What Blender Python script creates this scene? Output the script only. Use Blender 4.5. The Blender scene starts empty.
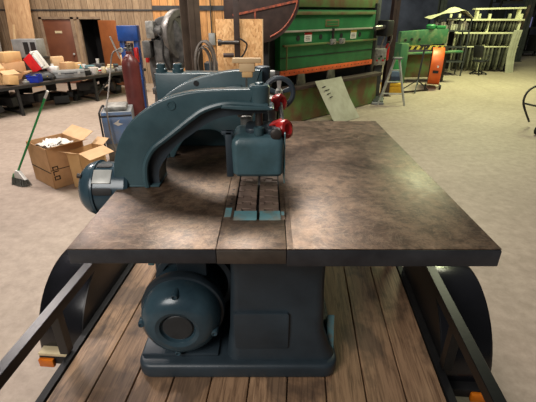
import bpy, bmesh, math, random
from mathutils import Vector, Matrix
random.seed(7)
PI = math.pi
sc = bpy.context.scene
COL = sc.collection

# ------------------------------------------------------------------ materials
def lin(c):
    r = []
    for x in c:
        x /= 255.0
        r.append(x/12.92 if x <= .04045 else ((x+.055)/1.055)**2.4)
    return (r[0], r[1], r[2], 1)

def base_nodes(name):
    m = bpy.data.materials.new(name); m.use_nodes = True
    nt = m.node_tree
    return m, nt, nt.nodes['Principled BSDF']

def ramp(nt, stops):
    n = nt.nodes.new('ShaderNodeValToRGB')
    cr = n.color_ramp
    while len(cr.elements) < len(stops): cr.elements.new(.5)
    for e, (p, c) in zip(cr.elements, stops):
        e.position = p; e.color = lin(c)
    return n

def coords(nt, scale=(1,1,1), rot=(0,0,0), world=False):
    if world:
        g = nt.nodes.new('ShaderNodeNewGeometry'); out = g.outputs['Position']
    else:
        g = nt.nodes.new('ShaderNodeTexCoord'); out = g.outputs['Object']
    mp = nt.nodes.new('ShaderNodeMapping')
    mp.inputs['Scale'].default_value = scale; mp.inputs['Rotation'].default_value = rot
    nt.links.new(out, mp.inputs['Vector'])
    return mp

def noise(nt, mp, scale, detail=6, rough=.6, dist=0):
    n = nt.nodes.new('ShaderNodeTexNoise')
    n.inputs['Scale'].default_value = scale; n.inputs['Detail'].default_value = detail
    n.inputs['Roughness'].default_value = rough; n.inputs['Distortion'].default_value = dist
    nt.links.new(mp.outputs[0], n.inputs['Vector'])
    return n

def mixc(nt, a, b, fac, mode='MIX'):
    n = nt.nodes.new('ShaderNodeMix'); n.data_type = 'RGBA'; n.blend_type = mode
    for s, v in ((n.inputs['Factor'], fac), (n.inputs['A'], a), (n.inputs['B'], b)):
        pass
    def setin(sock, v):
        if hasattr(v, 'is_output'): nt.links.new(v, sock)
        else: sock.default_value = v
    setin(n.inputs[0], fac); setin(n.inputs[6], a); setin(n.inputs[7], b)
    return n.outputs[2]

def bump(nt, bs, h, strength=.2, dist=.01):
    b = nt.nodes.new('ShaderNodeBump'); b.inputs['Strength'].default_value = strength
    b.inputs['Distance'].default_value = dist
    nt.links.new(h, b.inputs['Height']); nt.links.new(b.outputs[0], bs.inputs['Normal'])

def M(name, c1, c2=None, rough=.6, metal=0, scale=6, bstr=.15, lo=.35, hi=.7, spec=None, emit=None):
    """worn surface: two tones mixed by noise"""
    m, nt, bs = base_nodes(name)
    c2 = c2 or tuple(int(x*.72) for x in c1)
    mp = coords(nt); n = noise(nt, mp, scale)
    r = ramp(nt, [(lo, c1), (hi, c2)])
    nt.links.new(n.outputs['Fac'], r.inputs[0])
    nt.links.new(r.outputs[0], bs.inputs['Base Color'])
    bs.inputs['Roughness'].default_value = rough; bs.inputs['Metallic'].default_value = metal
    if spec is not None: bs.inputs['Specular IOR Level'].default_value = spec
    if bstr:
        n2 = noise(nt, mp, scale*6, 3); bump(nt, bs, n2.outputs['Fac'], bstr, .004)
    if emit:
        bs.inputs['Emission Color'].default_value = lin(emit[0]); bs.inputs['Emission Strength'].default_value = emit[1]
    return m

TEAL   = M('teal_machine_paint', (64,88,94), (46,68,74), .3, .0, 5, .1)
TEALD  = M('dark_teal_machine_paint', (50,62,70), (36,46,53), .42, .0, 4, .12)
TEALW  = M('worn_teal_paint', (98,142,148), (120,120,108), .5, 0, 14, .2, .5, .66)
MOTOR  = M('blue_green_motor_paint', (58,80,90), (40,58,68), .24, .05, 5, .12)
BLACKP = M('black_gloss_paint', (15,15,16), (24,24,25), .34, 0, 8, .08)
FENDM  = M('fender_gloss_black', (16,16,18), (28,28,32), .2, .1, 5, .1)
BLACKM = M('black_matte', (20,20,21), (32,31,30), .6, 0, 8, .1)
RUBBER = M('black_rubber', (24,24,24), None, .8, 0, 8, .1)
STEEL  = M('bare_steel', (150,150,146), (104,100,96), .38, .8, 10, .1)
CHAINM = M('brown_chain_steel', (134,112,98), (92,76,68), .5, .2, 9, .12)
STEELD = M('dark_greasy_steel', (70,64,60), (40,37,35), .42, .5, 12, .3)
GRIMY  = M('grimy_machine_grey', (112,110,106), (30,29,28), .6, .3, 7, .4)
REDP   = M('red_enamel', (196,38,34), (150,26,26), .32, 0, 8, .05)
CAST   = M('pale_cast_metal', (172,170,162), (110,108,104), .45, .3, 14, .3)
GREENP = M('press_green_paint', (38,122,66), (30,98,54), .5, 0, 2.6, .12, .35, .7)
GREEND = M('faded_green_paint', (96,124,66), (110,84,54), .65, 0, 3, .2, .4, .62)
GREENS = M('shear_green_paint', (58,106,70), (128,138,96), .55, 0, 2.6, .12, .48, .7)
ORANGE = M('orange_paint', (230,108,52), (204,84,40), .5, 0, 6, .1)
BRORANGE = M('rusty_orange_paint', (178,86,56), (110,62,48), .6, 0, 16, .1, .4, .6)
BROWNM = M('brown_rusty_steel', (74,58,52), (48,38,35), .65, .2, 5, .3)
COLMAT = M('column_brown_paint', (92,78,66), (64,53,46), .6, .1, 3, .15)
MAROON = M('maroon_cylinder_paint', (108,52,48), (82,38,36), .36, 0, 4, .08)
CARD   = M('cardboard', (208,164,118), (188,144,98), .85, 0, 4, .05)
CARD2  = M('tan_cardboard', (216,176,122), (198,156,104), .85, 0, 4, .05)
CARDIN = M('cardboard_flap', (208,172,130), (190,152,110), .85, 0, 4, .05)
PAPER  = M('white_paper', (225,220,212), (190,184,176), .8, 0, 8, .3)
WHITE  = M('white_plastic', (222,220,214), (196,192,186), .45, 0, 6, .05)
REDPL  = M('red_plastic', (216,36,40), (190,28,32), .4, 0, 5, .02)
BLUEPL = M('blue_plastic', (22,52,170), (16,38,130), .45, 0, 5, .02)
BLUEM  = M('blue_machine_paint', (24,70,140), (18,52,108), .4, 0, 4, .08)
BLUEW  = M('blue_welder_paint', (92,128,176), (120,128,140), .4, 0, 4, .08)
YELLOW = M('yellow_plastic', (224,178,44), (190,140,30), .45, 0, 6, .05)
BROOMG = M('green_broom_handle', (20,140,72), (16,118,60), .35, 0, 4, .0)
BRIST  = M('grey_bristles', (112,112,104), (70,70,66), .95, 0, 60, .6)
GREYP  = M('grey_painted_metal', (150,152,150), (120,122,120), .5, .2, 5, .1)
GREYD  = M('dark_grey_metal', (70,72,74), (48,50,52), .5, .3, 6, .15)
ALU    = M('aluminium', (196,196,190), (160,160,154), .4, .3, 8, .1)
TABLEL = M('bench_top_steel', (84,76,70), (56,50,46), .5, .4, 5, .2)
SHEETM = M('galvanised_sheet', (176,174,156), (150,146,128), .6, .1, 4, .1)
RACKM  = M('rack_pale_paint', (222,218,184), (196,192,160), .6, .1, 5, .15)
DIEM   = M('die_steel', (122,120,104), (66,66,58), .5, .4, 6, .2)
DIEDK  = M('dark_die_steel', (56,56,52), (36,36,34), .5, .4, 6, .2)
FANO   = M('orange_fan_paint', (236,112,44), (222,92,32), .45, 0, 3, .04)
AMBER  = M('amber_lens', (230,130,24), (200,100,16), .2, 0, 6, .0)
CREAM  = M('cream_label', (214,198,160), (190,172,136), .7, 0, 10, .05)
LABELW = M('white_label', (232,230,214), (214,210,196), .6, 0, 10, 0)
LABELY = M('yellow_label', (214,190,90), (196,170,70), .6, 0, 10, 0)
INK    = M('black_ink', (20,20,20), None, .7, 0, 6, 0)
PALEW  = M('pale_lumber', (216,184,140), (190,156,112), .7, 0, 5, .1)
BROWND = M('reddish_brown_door', (120,72,48), (98,56,38), .5, 0, 2, .05)
BROWNO = M('orange_brown_door', (150,88,46), (124,70,38), .5, 0, 2, .05)
DOORFR = M('weathered_door_frame', (150,128,104), (122,100,80), .7, 0, 6, .1)
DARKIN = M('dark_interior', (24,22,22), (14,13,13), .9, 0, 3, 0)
FARW   = M('far_wall_paint', (104,108,120), (60,62,70), .9, 0, .6, 0)
HOSE   = M('grey_hose', (120,112,104), (84,78,72), .6, 0, 8, .1)
TARP   = M('pale_drop_cloth', (196,190,160), (150,146,120), .9, 0, 8, .4)
MAROONB= M('maroon_board', (96,22,34), (74,16,26), .6, 0, 4, .05)
SIGNV  = M('pale_violet_screen', (150,150,200), (130,130,190), .5, 0, 3, 0, emit=((140,140,200), .25))
VINYL  = M('dark_vinyl', (34,36,38), (24,25,27), .45, 0, 8, .1)

def mat_table():
    m, nt, bs = base_nodes('rusty_brown_cast_iron_table')
    mp = coords(nt, world=True)
    n1 = noise(nt, mp, 2.6, 10, .72, 1.1)
    r1 = ramp(nt, [(.28,(62,49,41)), (.44,(88,70,56)), (.56,(112,91,73)), (.74,(138,114,93))])
    nt.links.new(n1.outputs['Fac'], r1.inputs[0])
    n2 = noise(nt, mp, 22, 6, .7)
    r2 = ramp(nt, [(.42,(112,102,94)), (.56,(252,246,240))])
    nt.links.new(n2.outputs['Fac'], r2.inputs[0])
    c = mixc(nt, r1.outputs[0], r2.outputs[0], .55, 'MULTIPLY')
    # long curved scratches
    mp2 = coords(nt, (3, 22, 1), (0,0,.35), world=True)
    n3 = noise(nt, mp2, 3, 5, .6, 1.2)
    r3 = ramp(nt, [(.56,(0,0,0)), (.7,(120,120,120))])
    nt.links.new(n3.outputs['Fac'], r3.inputs[0])
    c = mixc(nt, c, lin((186,164,142)), r3.outputs[0])
    # fine scuffed swirls
    for sc_, ds_, lo_, col_, st_ in ((5.5, 2.6, .5, (168,146,120), 120), (9, 3.2, .5, (58,46,38), 170), (3.2, 3.4, .5, (176,138,108), 90)):
        nn = noise(nt, mp, sc_, 5, .7, ds_)
        rq = ramp(nt, [(lo_-.035,(0,0,0)), (lo_,(st_,)*3), (lo_+.03,(0,0,0))])
        nt.links.new(nn.outputs['Fac'], rq.inputs[0]); c = mixc(nt, c, lin(col_), rq.outputs[0])
    # swirled polishing arcs
    w = nt.nodes.new('ShaderNodeTexWave'); w.wave_type = 'RINGS'; w.rings_direction = 'Z'
    mp3 = coords(nt, (1,1,1), world=True); mp3.inputs['Location'].default_value = (-.35,-1.5,0)
    nt.links.new(mp3.outputs[0], w.inputs['Vector'])
    w.inputs['Scale'].default_value = 2.6; w.inputs['Distortion'].default_value = 14; w.inputs['Detail'].default_value = 4
    r4 = ramp(nt, [(.82,(0,0,0)), (.98,(52,52,52))])
    nt.links.new(w.outputs['Fac'], r4.inputs[0])
    c = mixc(nt, c, lin((176,150,128)), r4.outputs[0])
    nt.links.new(c, bs.inputs['Base Color'])
    bs.inputs['Metallic'].default_value = .45
    rr = nt.nodes.new('ShaderNodeMapRange'); rr.inputs[1].default_value=.3; rr.inputs[2].default_value=.7
    rr.inputs[3].default_value=.32; rr.inputs[4].default_value=.52
    nt.links.new(n1.outputs['Fac'], rr.inputs[0]); nt.links.new(rr.outputs[0], bs.inputs['Roughness'])
    bump(nt, bs, n2.outputs['Fac'], .12, .002)
    return m
TABLE = mat_table()
TABLE_EDGE = M('dark_table_edge', (60,62,66), (42,43,47), .42, .3, 9, .2)

def mat_planks():
    m, nt, bs = base_nodes('worn_oak_planks')
    mp = coords(nt, (1,1,1))
    # each plank is its own mesh island; tone variation from a coarse x-noise
    sep = nt.nodes.new('ShaderNodeSeparateXYZ'); nt.links.new(mp.outputs[0], sep.inputs[0])
    ad = nt.nodes.new('ShaderNodeMath'); ad.operation='ADD'; ad.inputs[1].default_value = 9.1
    mth = nt.nodes.new('ShaderNodeMath'); mth.operation='MULTIPLY'; mth.inputs[1].default_value = 1/.182
    nt.links.new(sep.outputs['X'], ad.inputs[0]); nt.links.new(ad.outputs[0], mth.inputs[0])
    fl = nt.nodes.new('ShaderNodeMath'); fl.operation='FLOOR'; nt.links.new(mth.outputs[0], fl.inputs[0])
    wn = nt.nodes.new('ShaderNodeTexWhiteNoise'); wn.noise_dimensions='1D'; nt.links.new(fl.outputs[0], wn.inputs['W'])
    rt = ramp(nt, [(0,(158,126,98)), (1,(198,162,128))]); nt.links.new(wn.outputs['Value'], rt.inputs[0])
    mg = coords(nt, (26,1.6,1)); g = noise(nt, mg, 2.4, 6, .65, .8)
    rg = ramp(nt, [(.28,(112,96,84)), (.58,(245,240,234))]); nt.links.new(g.outputs['Fac'], rg.inputs[0])
    c = mixc(nt, rt.outputs[0], rg.outputs[0], .85, 'MULTIPLY')
    ms = coords(nt, (1.6,1.0,1)); s = noise(nt, ms, 2.1, 5, .6, .3)
    rs = ramp(nt, [(.47,(0,0,0)), (.56,(200,200,200))]); nt.links.new(s.outputs['Fac'], rs.inputs[0])
    c = mixc(nt, c, lin((54,46,42)), rs.outputs[0])
    nt.links.new(c, bs.inputs['Base Color'])
    bs.inputs['Roughness'].default_value = .55
    bump(nt, bs, g.outputs['Fac'], .35, .004)
    return m
PLANK = mat_planks()

def mat_floor():
    m, nt, bs = base_nodes('dusty_concrete')
    mp = coords(nt, world=True)
    n1 = noise(nt, mp, .35, 10, .68, .4); n2 = noise(nt, mp, 9, 10, .75)
    r1 = ramp(nt, [(.3,(158,142,128)), (.5,(172,156,141)), (.7,(184,168,152))]); nt.links.new(n1.outputs['Fac'], r1.inputs[0])
    r2 = ramp(nt, [(.34,(206,202,198)), (.62,(252,250,248))]); nt.links.new(n2.outputs['Fac'], r2.inputs[0])
    c = mixc(nt, r1.outputs[0], r2.outputs[0], .8, 'MULTIPLY')
    # drag arcs and tyre scuffs
    w = nt.nodes.new('ShaderNodeTexWave'); w.wave_type='RINGS'; w.rings_direction='Z'
    m3 = coords(nt, world=True); m3.inputs['Location'].default_value=(-1.0,-14.0,0)
    nt.links.new(m3.outputs[0], w.inputs['Vector'])
    w.inputs['Scale'].default_value=.33; w.inputs['Distortion'].default_value=5; w.inputs['Detail'].default_value=3; w.inputs['Detail Scale'].default_value=.8
    r3 = ramp(nt, [(.93,(0,0,0)), (.995,(110,110,110))]); nt.links.new(w.outputs['Fac'], r3.inputs[0])
    c = mixc(nt, c, lin((128,114,98)), r3.outputs[0])
    # oil spots
    n4 = noise(nt, mp, 1.6, 3, .5); r4 = ramp(nt, [(.66,(0,0,0)), (.78,(120,120,120))]); nt.links.new(n4.outputs['Fac'], r4.inputs[0])
    c = mixc(nt, c, lin((124,108,94)), r4.outputs[0])
    nt.links.new(c, bs.inputs['Base Color'])
    bs.inputs['Roughness'].default_value = .62
    bump(nt, bs, n2.outputs['Fac'], .1, .01)
    return m
FLOOR = mat_floor()

def mat_siding(name, tones, w=.2):
    m, nt, bs = base_nodes(name)
    mp = coords(nt, world=True)
    sep = nt.nodes.new('ShaderNodeSeparateXYZ'); nt.links.new(mp.outputs[0], sep.inputs[0])
    d = nt.nodes.new('ShaderNodeMath'); d.operation='DIVIDE'; d.inputs[1].default_value=w; nt.links.new(sep.outputs['X'], d.inputs[0])
    fl = nt.nodes.new('ShaderNodeMath'); fl.operation='FLOOR'; nt.links.new(d.outputs[0], fl.inputs[0])
    wn = nt.nodes.new('ShaderNodeTexWhiteNoise'); wn.noise_dimensions='1D'; nt.links.new(fl.outputs[0], wn.inputs['W'])
    rt = ramp(nt, [(0,tones[0]), (1,tones[1])]); nt.links.new(wn.outputs['Value'], rt.inputs[0])
    fr = nt.nodes.new('ShaderNodeMath'); fr.operation='FRACT'; nt.links.new(d.outputs[0], fr.inputs[0])
    gr = ramp(nt, [(0,(60,46,36)), (.09,(255,255,255))]); nt.links.new(fr.outputs[0], gr.inputs[0])
    c = mixc(nt, rt.outputs[0], gr.outputs[0], 1.0, 'MULTIPLY')
    mg = coords(nt, (14,1,1.2), world=True); g = noise(nt, mg, 2.5, 6, .65, .8)
    rg = ramp(nt, [(.3,(170,154,138)), (.62,(250,246,242))]); nt.links.new(g.outputs['Fac'], rg.inputs[0])
    c = mixc(nt, c, rg.outputs[0], .9, 'MULTIPLY')
    nt.links.new(c, bs.inputs['Base Color']); bs.inputs['Roughness'].default_value=.75
    return m
SIDING = mat_siding('weathered_board_siding', ((152,130,104),(178,154,124)))
SIDING2 = mat_siding('warm_pine_boards', ((210,152,92),(232,180,118)), .24)

def mat_osb():
    m, nt, bs = base_nodes('osb_board')
    mp = coords(nt, (1,1,.55), (0,.5,0)); v = nt.nodes.new('ShaderNodeTexVoronoi'); v.inputs['Scale'].default_value=42
    n = noise(nt, mp, 8, 4, .6, 2); 
    nt.links.new(mp.outputs[0], v.inputs['Vector'])
    r = ramp(nt, [(0,(176,122,72)), (.5,(214,164,108)), (1,(234,192,138))]); nt.links.new(v.outputs['Color'], r.inputs[0])
    nt.links.new(r.outputs[0], bs.inputs['Base Color']); bs.inputs['Roughness'].default_value=.75
    bump(nt, bs, v.outputs['Distance'], .2, .004)
    return m
OSB = mat_osb()

def mat_planksheet(name, c1, c2):
    m, nt, bs = base_nodes(name)
    mg = coords(nt, (12,12,1.0)); g = noise(nt, mg, 1.6, 6, .6, 1.0)
    rg = ramp(nt, [(.3,c1), (.65,c2)]); nt.links.new(g.outputs['Fac'], rg.inputs[0])
    nt.links.new(rg.outputs[0], bs.inputs['Base Color']); bs.inputs['Roughness'].default_value=.7
    return m
PLY = mat_planksheet('plywood', (176,132,92), (208,168,124))
GRBOARD = mat_planksheet('grey_lumber', (120,112,104), (166,158,148))

# ------------------------------------------------------------------ mesh builder
def cr(pts, n=8, closed=False):
    """smooth curve through points (any dimension)"""
    P = [tuple(map(float, p)) for p in pts]; out = []
    N = len(P)
    for i in range(N if closed else N-1):
        p0 = P[(i-1) % N] if closed or i > 0 else P[0]
        p1 = P[i]; p2 = P[(i+1) % N]
        p3 = P[(i+2) % N] if closed or i+2 < N else P[-1]
        for k in range(n):
            t = k/n
            out.append(tuple(.5*((2*b)+(-a+c)*t+(2*a-5*b+4*c-d)*t*t+(-a+3*b-3*c+d)*t**3) for a,b,c,d in zip(p0,p1,p2,p3)))
    if not closed: out.append(P[-1])
    return out

def rrect(x0, y0, x1, y1, r, n=6):
    o = []
    for cx, cy, a in ((x1-r,y0+r,-PI/2),(x1-r,y1-r,0),(x0+r,y1-r,PI/2),(x0+r,y0+r,PI)):
        for k in range(n+1):
            t = a+PI/2*k/n; o.append((cx+r*math.cos(t), cy+r*math.sin(t)))
    return o

def resamp(P, n):
    L = [0]
    for a, c in zip(P, P[1:]): L.append(L[-1]+math.dist(a, c))
    out = []; j = 0
    for k in range(n):
        t = L[-1]*k/(n-1)
        while j < len(P)-2 and L[j+1] < t: j += 1
        u = (t-L[j])/max(1e-9, L[j+1]-L[j]); out.append(tuple(a+(c-a)*u for a, c in zip(P[j], P[j+1])))
    return out

class MB:
    def __init__(s): s.bm = bmesh.new()
    def _xf(s, verts, mat): bmesh.ops.transform(s.bm, matrix=mat, verts=verts)
    def box(s, c, d, rot=(0,0,0), bev=0, seg=2, taper=None):
        r = bmesh.ops.create_cube(s.bm, size=1); vs = r['verts']
        for v in vs:
            v.co.x *= d[0]; v.co.y *= d[1]; v.co.z *= d[2]
            if taper and v.co.z > 0: v.co.x *= taper[0]; v.co.y *= taper[1]
        if bev:
            es = list({e for v in vs for e in v.link_edges})
            rb = bmesh.ops.bevel(s.bm, geom=es, offset=bev, segments=seg, affect='EDGES', profile=.5)
            vs = list({v for f in rb['faces'] for v in f.verts} | {v for v in vs if v.is_valid})
        from mathutils import Euler
        s._xf(vs, Matrix.Translation(c) @ Euler(rot).to_matrix().to_4x4()); return s
    def ab(s, x0, x1, y0, y1, z0, z1, bev=0, seg=2):
        return s.box(((x0+x1)/2,(y0+y1)/2,(z0+z1)/2),(abs(x1-x0),abs(y1-y0),abs(z1-z0)),bev=bev,seg=seg)
    def cyl(s, p0, p1, r0, r1=None, n=24, caps=True, bev=0):
        p0 = Vector(p0); p1 = Vector(p1); r1 = r0 if r1 is None else r1
        L = (p1-p0).length
        pr = [(0,0),(r0,0),(r1,L),(0,L)] if caps else [(r0,0),(r1,L)]
        if bev and caps: pr = [(0,0),(r0-bev,0),(r0-bev*.3,bev*.3),(r0,bev),(r1,L-bev),(r1-bev*.3,L-bev*.3),(r1-bev,L),(0,L)]
        return s.lathe(pr, p0, p1-p0, n)
    def lathe(s, prof, org, axis=(0,0,1), n=32):
        q = Vector(axis).to_track_quat('Z','Y').to_matrix().to_4x4(); T = Matrix.Translation(org) @ q
        rings = []
        for r, h in prof:
            if r < 1e-6: rings.append([s.bm.verts.new(T @ Vector((0,0,h)))])
            else: rings.append([s.bm.verts.new(T @ Vector((r*math.cos(2*PI*k/n), r*math.sin(2*PI*k/n), h))) for k in range(n)])
        for a, b in zip(rings, rings[1:]):
            for k in range(n):
                k2 = (k+1) % n
                if len(a) == 1 and len(b) == 1: break
                if len(a) == 1: f = (a[0], b[k2], b[k])
                elif len(b) == 1: f = (a[k], a[k2], b[0])
                else: f = (a[k], a[k2], b[k2], b[k])
                try: s.bm.faces.new(f)
                except ValueError: pass
        return s
    def prism(s, pts, d0, d1, plane='xz', bev=0, seg=2, T=None):
        """polygon extruded along its normal from d0 to d1"""
        def mk(a, b, d):
            return {'xz': (a,d,b), 'xy': (a,b,d), 'yz': (d,a,b)}[plane]
        A = [s.bm.verts.new(mk(a,b,d0)) for a,b in pts]; B = [s.bm.verts.new(mk(a,b,d1)) for a,b in pts]
        fs = [s.bm.faces.new(A), s.bm.faces.new(B[::-1])]
        N = len(pts)
        for k in range(N):
            fs.append(s.bm.faces.new((A[k], B[k], B[(k+1)%N], A[(k+1)%N])))
        bmesh.ops.recalc_face_normals(s.bm, faces=fs)
        vs = A+B
        if bev:
            es = list(set(fs[0].edges) | set(fs[1].edges))
            rb = bmesh.ops.bevel(s.bm, geom=es, offset=bev, segments=seg, affect='EDGES', profile=.5)
            vs = list({v for f in rb['faces'] for v in f.verts} | {v for v in vs if v.is_valid})
        if T is not None: s._xf([v for v in vs if v.is_valid], T)
        return s
    def tube(s, pts, r, n=8, closed=False):
        P = [Vector(p) for p in pts]; N = len(P); rings = []
        up = Vector((0,0,1))
        for i, p in enumerate(P):
            a = P[(i-1)%N] if (closed or i > 0) else p
            b = P[(i+1)%N] if (closed or i < N-1) else p
            t = (b-a).normalized()
            if i == 0:
                u = t.cross(up)
                if u.length < .05: u = t.cross(Vector((1,0,0)))
            else: u = u-t*u.dot(t)
            u.normalize(); w = t.cross(u)
            rr = r[i] if isinstance(r, (list,tuple)) else r
            rings.append([s.bm.verts.new(p+u*rr*math.cos(2*PI*k/n)+w*rr*math.sin(2*PI*k/n)) for k in range(n)])
        rng = range(N) if closed else range(N-1)
        for i in rng:
            a, b = rings[i], rings[(i+1)%N]
            for k in range(n): s.bm.faces.new((a[k], a[(k+1)%n], b[(k+1)%n], b[k]))
        if not closed: s.bm.faces.new(rings[0][::-1]); s.bm.faces.new(rings[-1])
        return s
    def band(s, P, Q, d0, d1, n=40, bev=0, seg=2):
        """plate in the xz plane between two outline paths, from depth d0 to d1"""
        P = resamp(P, n); Q = resamp(Q, n)
        mk = lambda pts, d: [s.bm.verts.new((x,d,z)) for x,z in pts]
        a, c, e, g = mk(P,d0), mk(Q,d0), mk(P,d1), mk(Q,d1); fs = []
        for k in range(n-1):
            for A, B in ((a,c),(c,g),(g,e),(e,a)): fs.append(s.bm.faces.new((A[k],A[k+1],B[k+1],B[k])))
        for k in (0,n-1): fs.append(s.bm.faces.new((a[k],c[k],g[k],e[k])))
        bmesh.ops.recalc_face_normals(s.bm, faces=fs)
        if bev:
            es = set()
            for L_ in (a,c,e,g):
                for v, w in zip(L_, L_[1:]): es.add(s.bm.edges.get((v,w)))
            bmesh.ops.bevel(s.bm, geom=list(es), offset=bev, segments=seg, affect='EDGES', profile=.5)
        return s
    def bar(s, p0, p1, w, h):
        """square bar between two points"""
        p0 = Vector(p0); p1 = Vector(p1); d = p1-p0
        q = d.to_track_quat('Z','Y').to_matrix().to_4x4()
        r = bmesh.ops.create_cube(s.bm, size=1)
        for v in r['verts']: v.co.x *= w; v.co.y *= h; v.co.z *= d.length
        s._xf(r['verts'], Matrix.Translation((p0+p1)/2) @ q); return s
    def sheet(s, rows, thick=.004):
        """grid of points given thickness"""
        V = [[s.bm.verts.new(p) for p in r] for r in rows]; fs = []
        for i in range(len(V)-1):
            for j in range(len(V[0])-1):
                fs.append(s.bm.faces.new((V[i][j],V[i][j+1],V[i+1][j+1],V[i+1][j])))
        bmesh.ops.recalc_face_normals(s.bm, faces=fs)
        bmesh.ops.solidify(s.bm, geom=fs, thickness=thick)
        return s
    def build(s, name, mat, parent=None, T=None, origin=None, angle=32):
        bm = s.bm
        if T is not None: bm.transform(T)
        bmesh.ops.recalc_face_normals(bm, faces=bm.faces[:])
        loc = Vector((0,0,0)); rot = 0
        if parent is not None:
            root = parent
            while root.parent: root = root.parent
            if T is None and not root.get('_local'):
                bm.transform(Matrix.LocRotScale(root.location, root.rotation_euler, None).inverted())
        else:
            if origin is None:
                xs = [v.co for v in bm.verts]
                lo = Vector([min(c[i] for c in xs) for i in range(3)]); hi = Vector([max(c[i] for c in xs) for i in range(3)])
                origin = Vector(((lo.x+hi.x)/2,(lo.y+hi.y)/2,lo.z))
            loc = Vector(origin); bm.transform(Matrix.Translation(-loc))
        me = bpy.data.meshes.new(name)
        bm.to_mesh(me); bm.free()
        for p in me.polygons: p.use_smooth = True
        me.set_sharp_from_angle(angle=math.radians(angle))
        me.materials.append(mat)
        o = bpy.data.objects.new(name, me); COL.objects.link(o)
        if parent is not None:
            o.parent = parent
        else: o.location = loc
        return o

def tag(o, label, cat, group=None, kind=None):
    if label: o['label'] = label
    if cat: o['category'] = cat
    if group: o['group'] = group
    if kind: o['kind'] = kind
    return o
def thing(name, label, cat, loc=(0,0,0), rz=0, group=None, local=False):
    o = bpy.data.objects.new(name, None); COL.objects.link(o)
    o.location = loc; o.rotation_euler = (0,0,rz); o.empty_display_size = .1
    if local: LOCALS.append(o); o['_local'] = 1
    return tag(o, label, cat, group)
LOCALS = []
def kids(o): return [c for c in bpy.data.objects if c.parent == o]
def copy_tree(o, parent=None):
    c = o.copy(); COL.objects.link(c); c.parent = parent
    for ch in kids(o): copy_tree(ch, c)
    return c
def struct(o): o['kind'] = 'structure'; return o

# ------------------------------------------------------------------ the setting
struct(MB().ab(-16,26,-6,34,-.05,0).build('floor', FLOOR, origin=(0,0,0)))
WY = 13.5
w = MB()
w.ab(-16,-7.18,WY,WY+.12,0,4.6).ab(-7.18,-6.12,WY,WY+.12,2.0,4.6).ab(-6.12,-5.99,WY,WY+.12,0,4.6)
w.ab(-5.99,-5.26,WY,WY+.12,2.0,4.6).ab(-5.26,-3.6,WY,WY+.12,0,4.6)
struct(w.build('wall_left', SIDING, origin=(0,WY,0)))
struct(MB().ab(-3.6,-1.05,WY,WY+.12,0,2.22).ab(-3.6,-1.05,WY+.02,WY+.12,2.34,4.6).build('wall_back', SIDING2, origin=(-2,WY,0)))
struct(MB().ab(-3.6,-1.05,WY+.02,WY+.10,2.22,2.34).build('trim_1', GREYD))
struct(MB().ab(-9.0,-1.05,WY-.03,WY-.005,2.20,2.235).build('trim_2', GREYD))
struct(MB().ab(-16,26,30,30.2,0,9).build('wall_far', FARW))
struct(MB().ab(-16.2,-16,-6,34,0,9).build('wall_side', FARW))
struct(MB().ab(26,26.2,-6,34,0,9).build('wall_right', FARW))
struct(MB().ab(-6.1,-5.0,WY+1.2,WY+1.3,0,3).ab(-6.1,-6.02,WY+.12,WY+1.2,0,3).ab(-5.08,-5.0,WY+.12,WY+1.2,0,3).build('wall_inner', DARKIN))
d1 = struct(MB().ab(-7.10,-6.20,WY+.01,WY+.06,0,1.95,bev=.008).build('door_1', BROWND))
f = MB()
for x0,x1 in ((-7.18,-7.10),(-6.20,-6.10),(-5.99,-5.93)): f.ab(x0,x1,WY-.03,WY+.08,0,2.02)
f.ab(-7.18,-5.26,WY-.03,WY+.0,1.96,2.03)
struct(f.build('trim_3', DOORFR))
MB().lathe([(0,0),(.03,.01),(.035,.035),(.02,.06),(0,.065)], (-6.29,WY-.07,.93), (0,1,0), 14).build('door_knob', ALU, d1)
MB().ab(-6.77,-6.55,WY-.005,WY+.008,1.55,1.62).build('name_plate', CREAM, d1)
d2 = struct(MB().box((-4.98,WY-.25,.97),(.72,.045,1.92),(0,0,-.45),.008).build('door_2', BROWNO))
MB().lathe([(0,0),(.03,.01),(.035,.035),(.02,.06),(0,.065)], (-4.72,WY-.46,.95), (0,1,0), 14).build('door_knob', ALU, d2)

# ------------------------------------------------------------------ trailer
tr = thing('flatbed_trailer', 'black flatbed trailer with worn wooden deck under the machine', 'trailer', (-.083,1.4,0), -math.radians(4.2), local=True)
T0 = None
TR = Matrix.Identity(4)
b = MB()
n = 10; wd = 1.82/n
for k in range(n):
    x0 = -.91+k*wd
    b.ab(x0+.003, x0+wd-.003, -1.6, 2.2, .535, .57, bev=.003, seg=1)
b.build('plank_deck', PLANK, tr, TR)
MB().ab(-.95,-.915,-1.6,2.2,.44,.578).build('side_rail', BLACKM, tr, TR)
MB().ab(.915,.95,-1.6,2.2,.44,.578).build('side_rail', BLACKM, tr, TR)
b = MB()
for y in (-1.2,-.4,.4,1.2,2.0): b.ab(-.9,.9,y-.03,y+.03,.42,.53)
b.build('cross_frame', BLACKM, tr, TR)
for sx in (-1,1):
    rl = MB().box((sx*.955,.3,.862),(.05,3.8,.055),bev=.002,seg=1).build('top_rail', BLACKP, tr, TR)
    for y in (-.47, .02+.02*sx, 1.1, 2.15):
        MB().box((sx*.955,y,.72),(.045,.045,.26)).build('rail_post', BLACKP, tr, TR)
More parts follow.
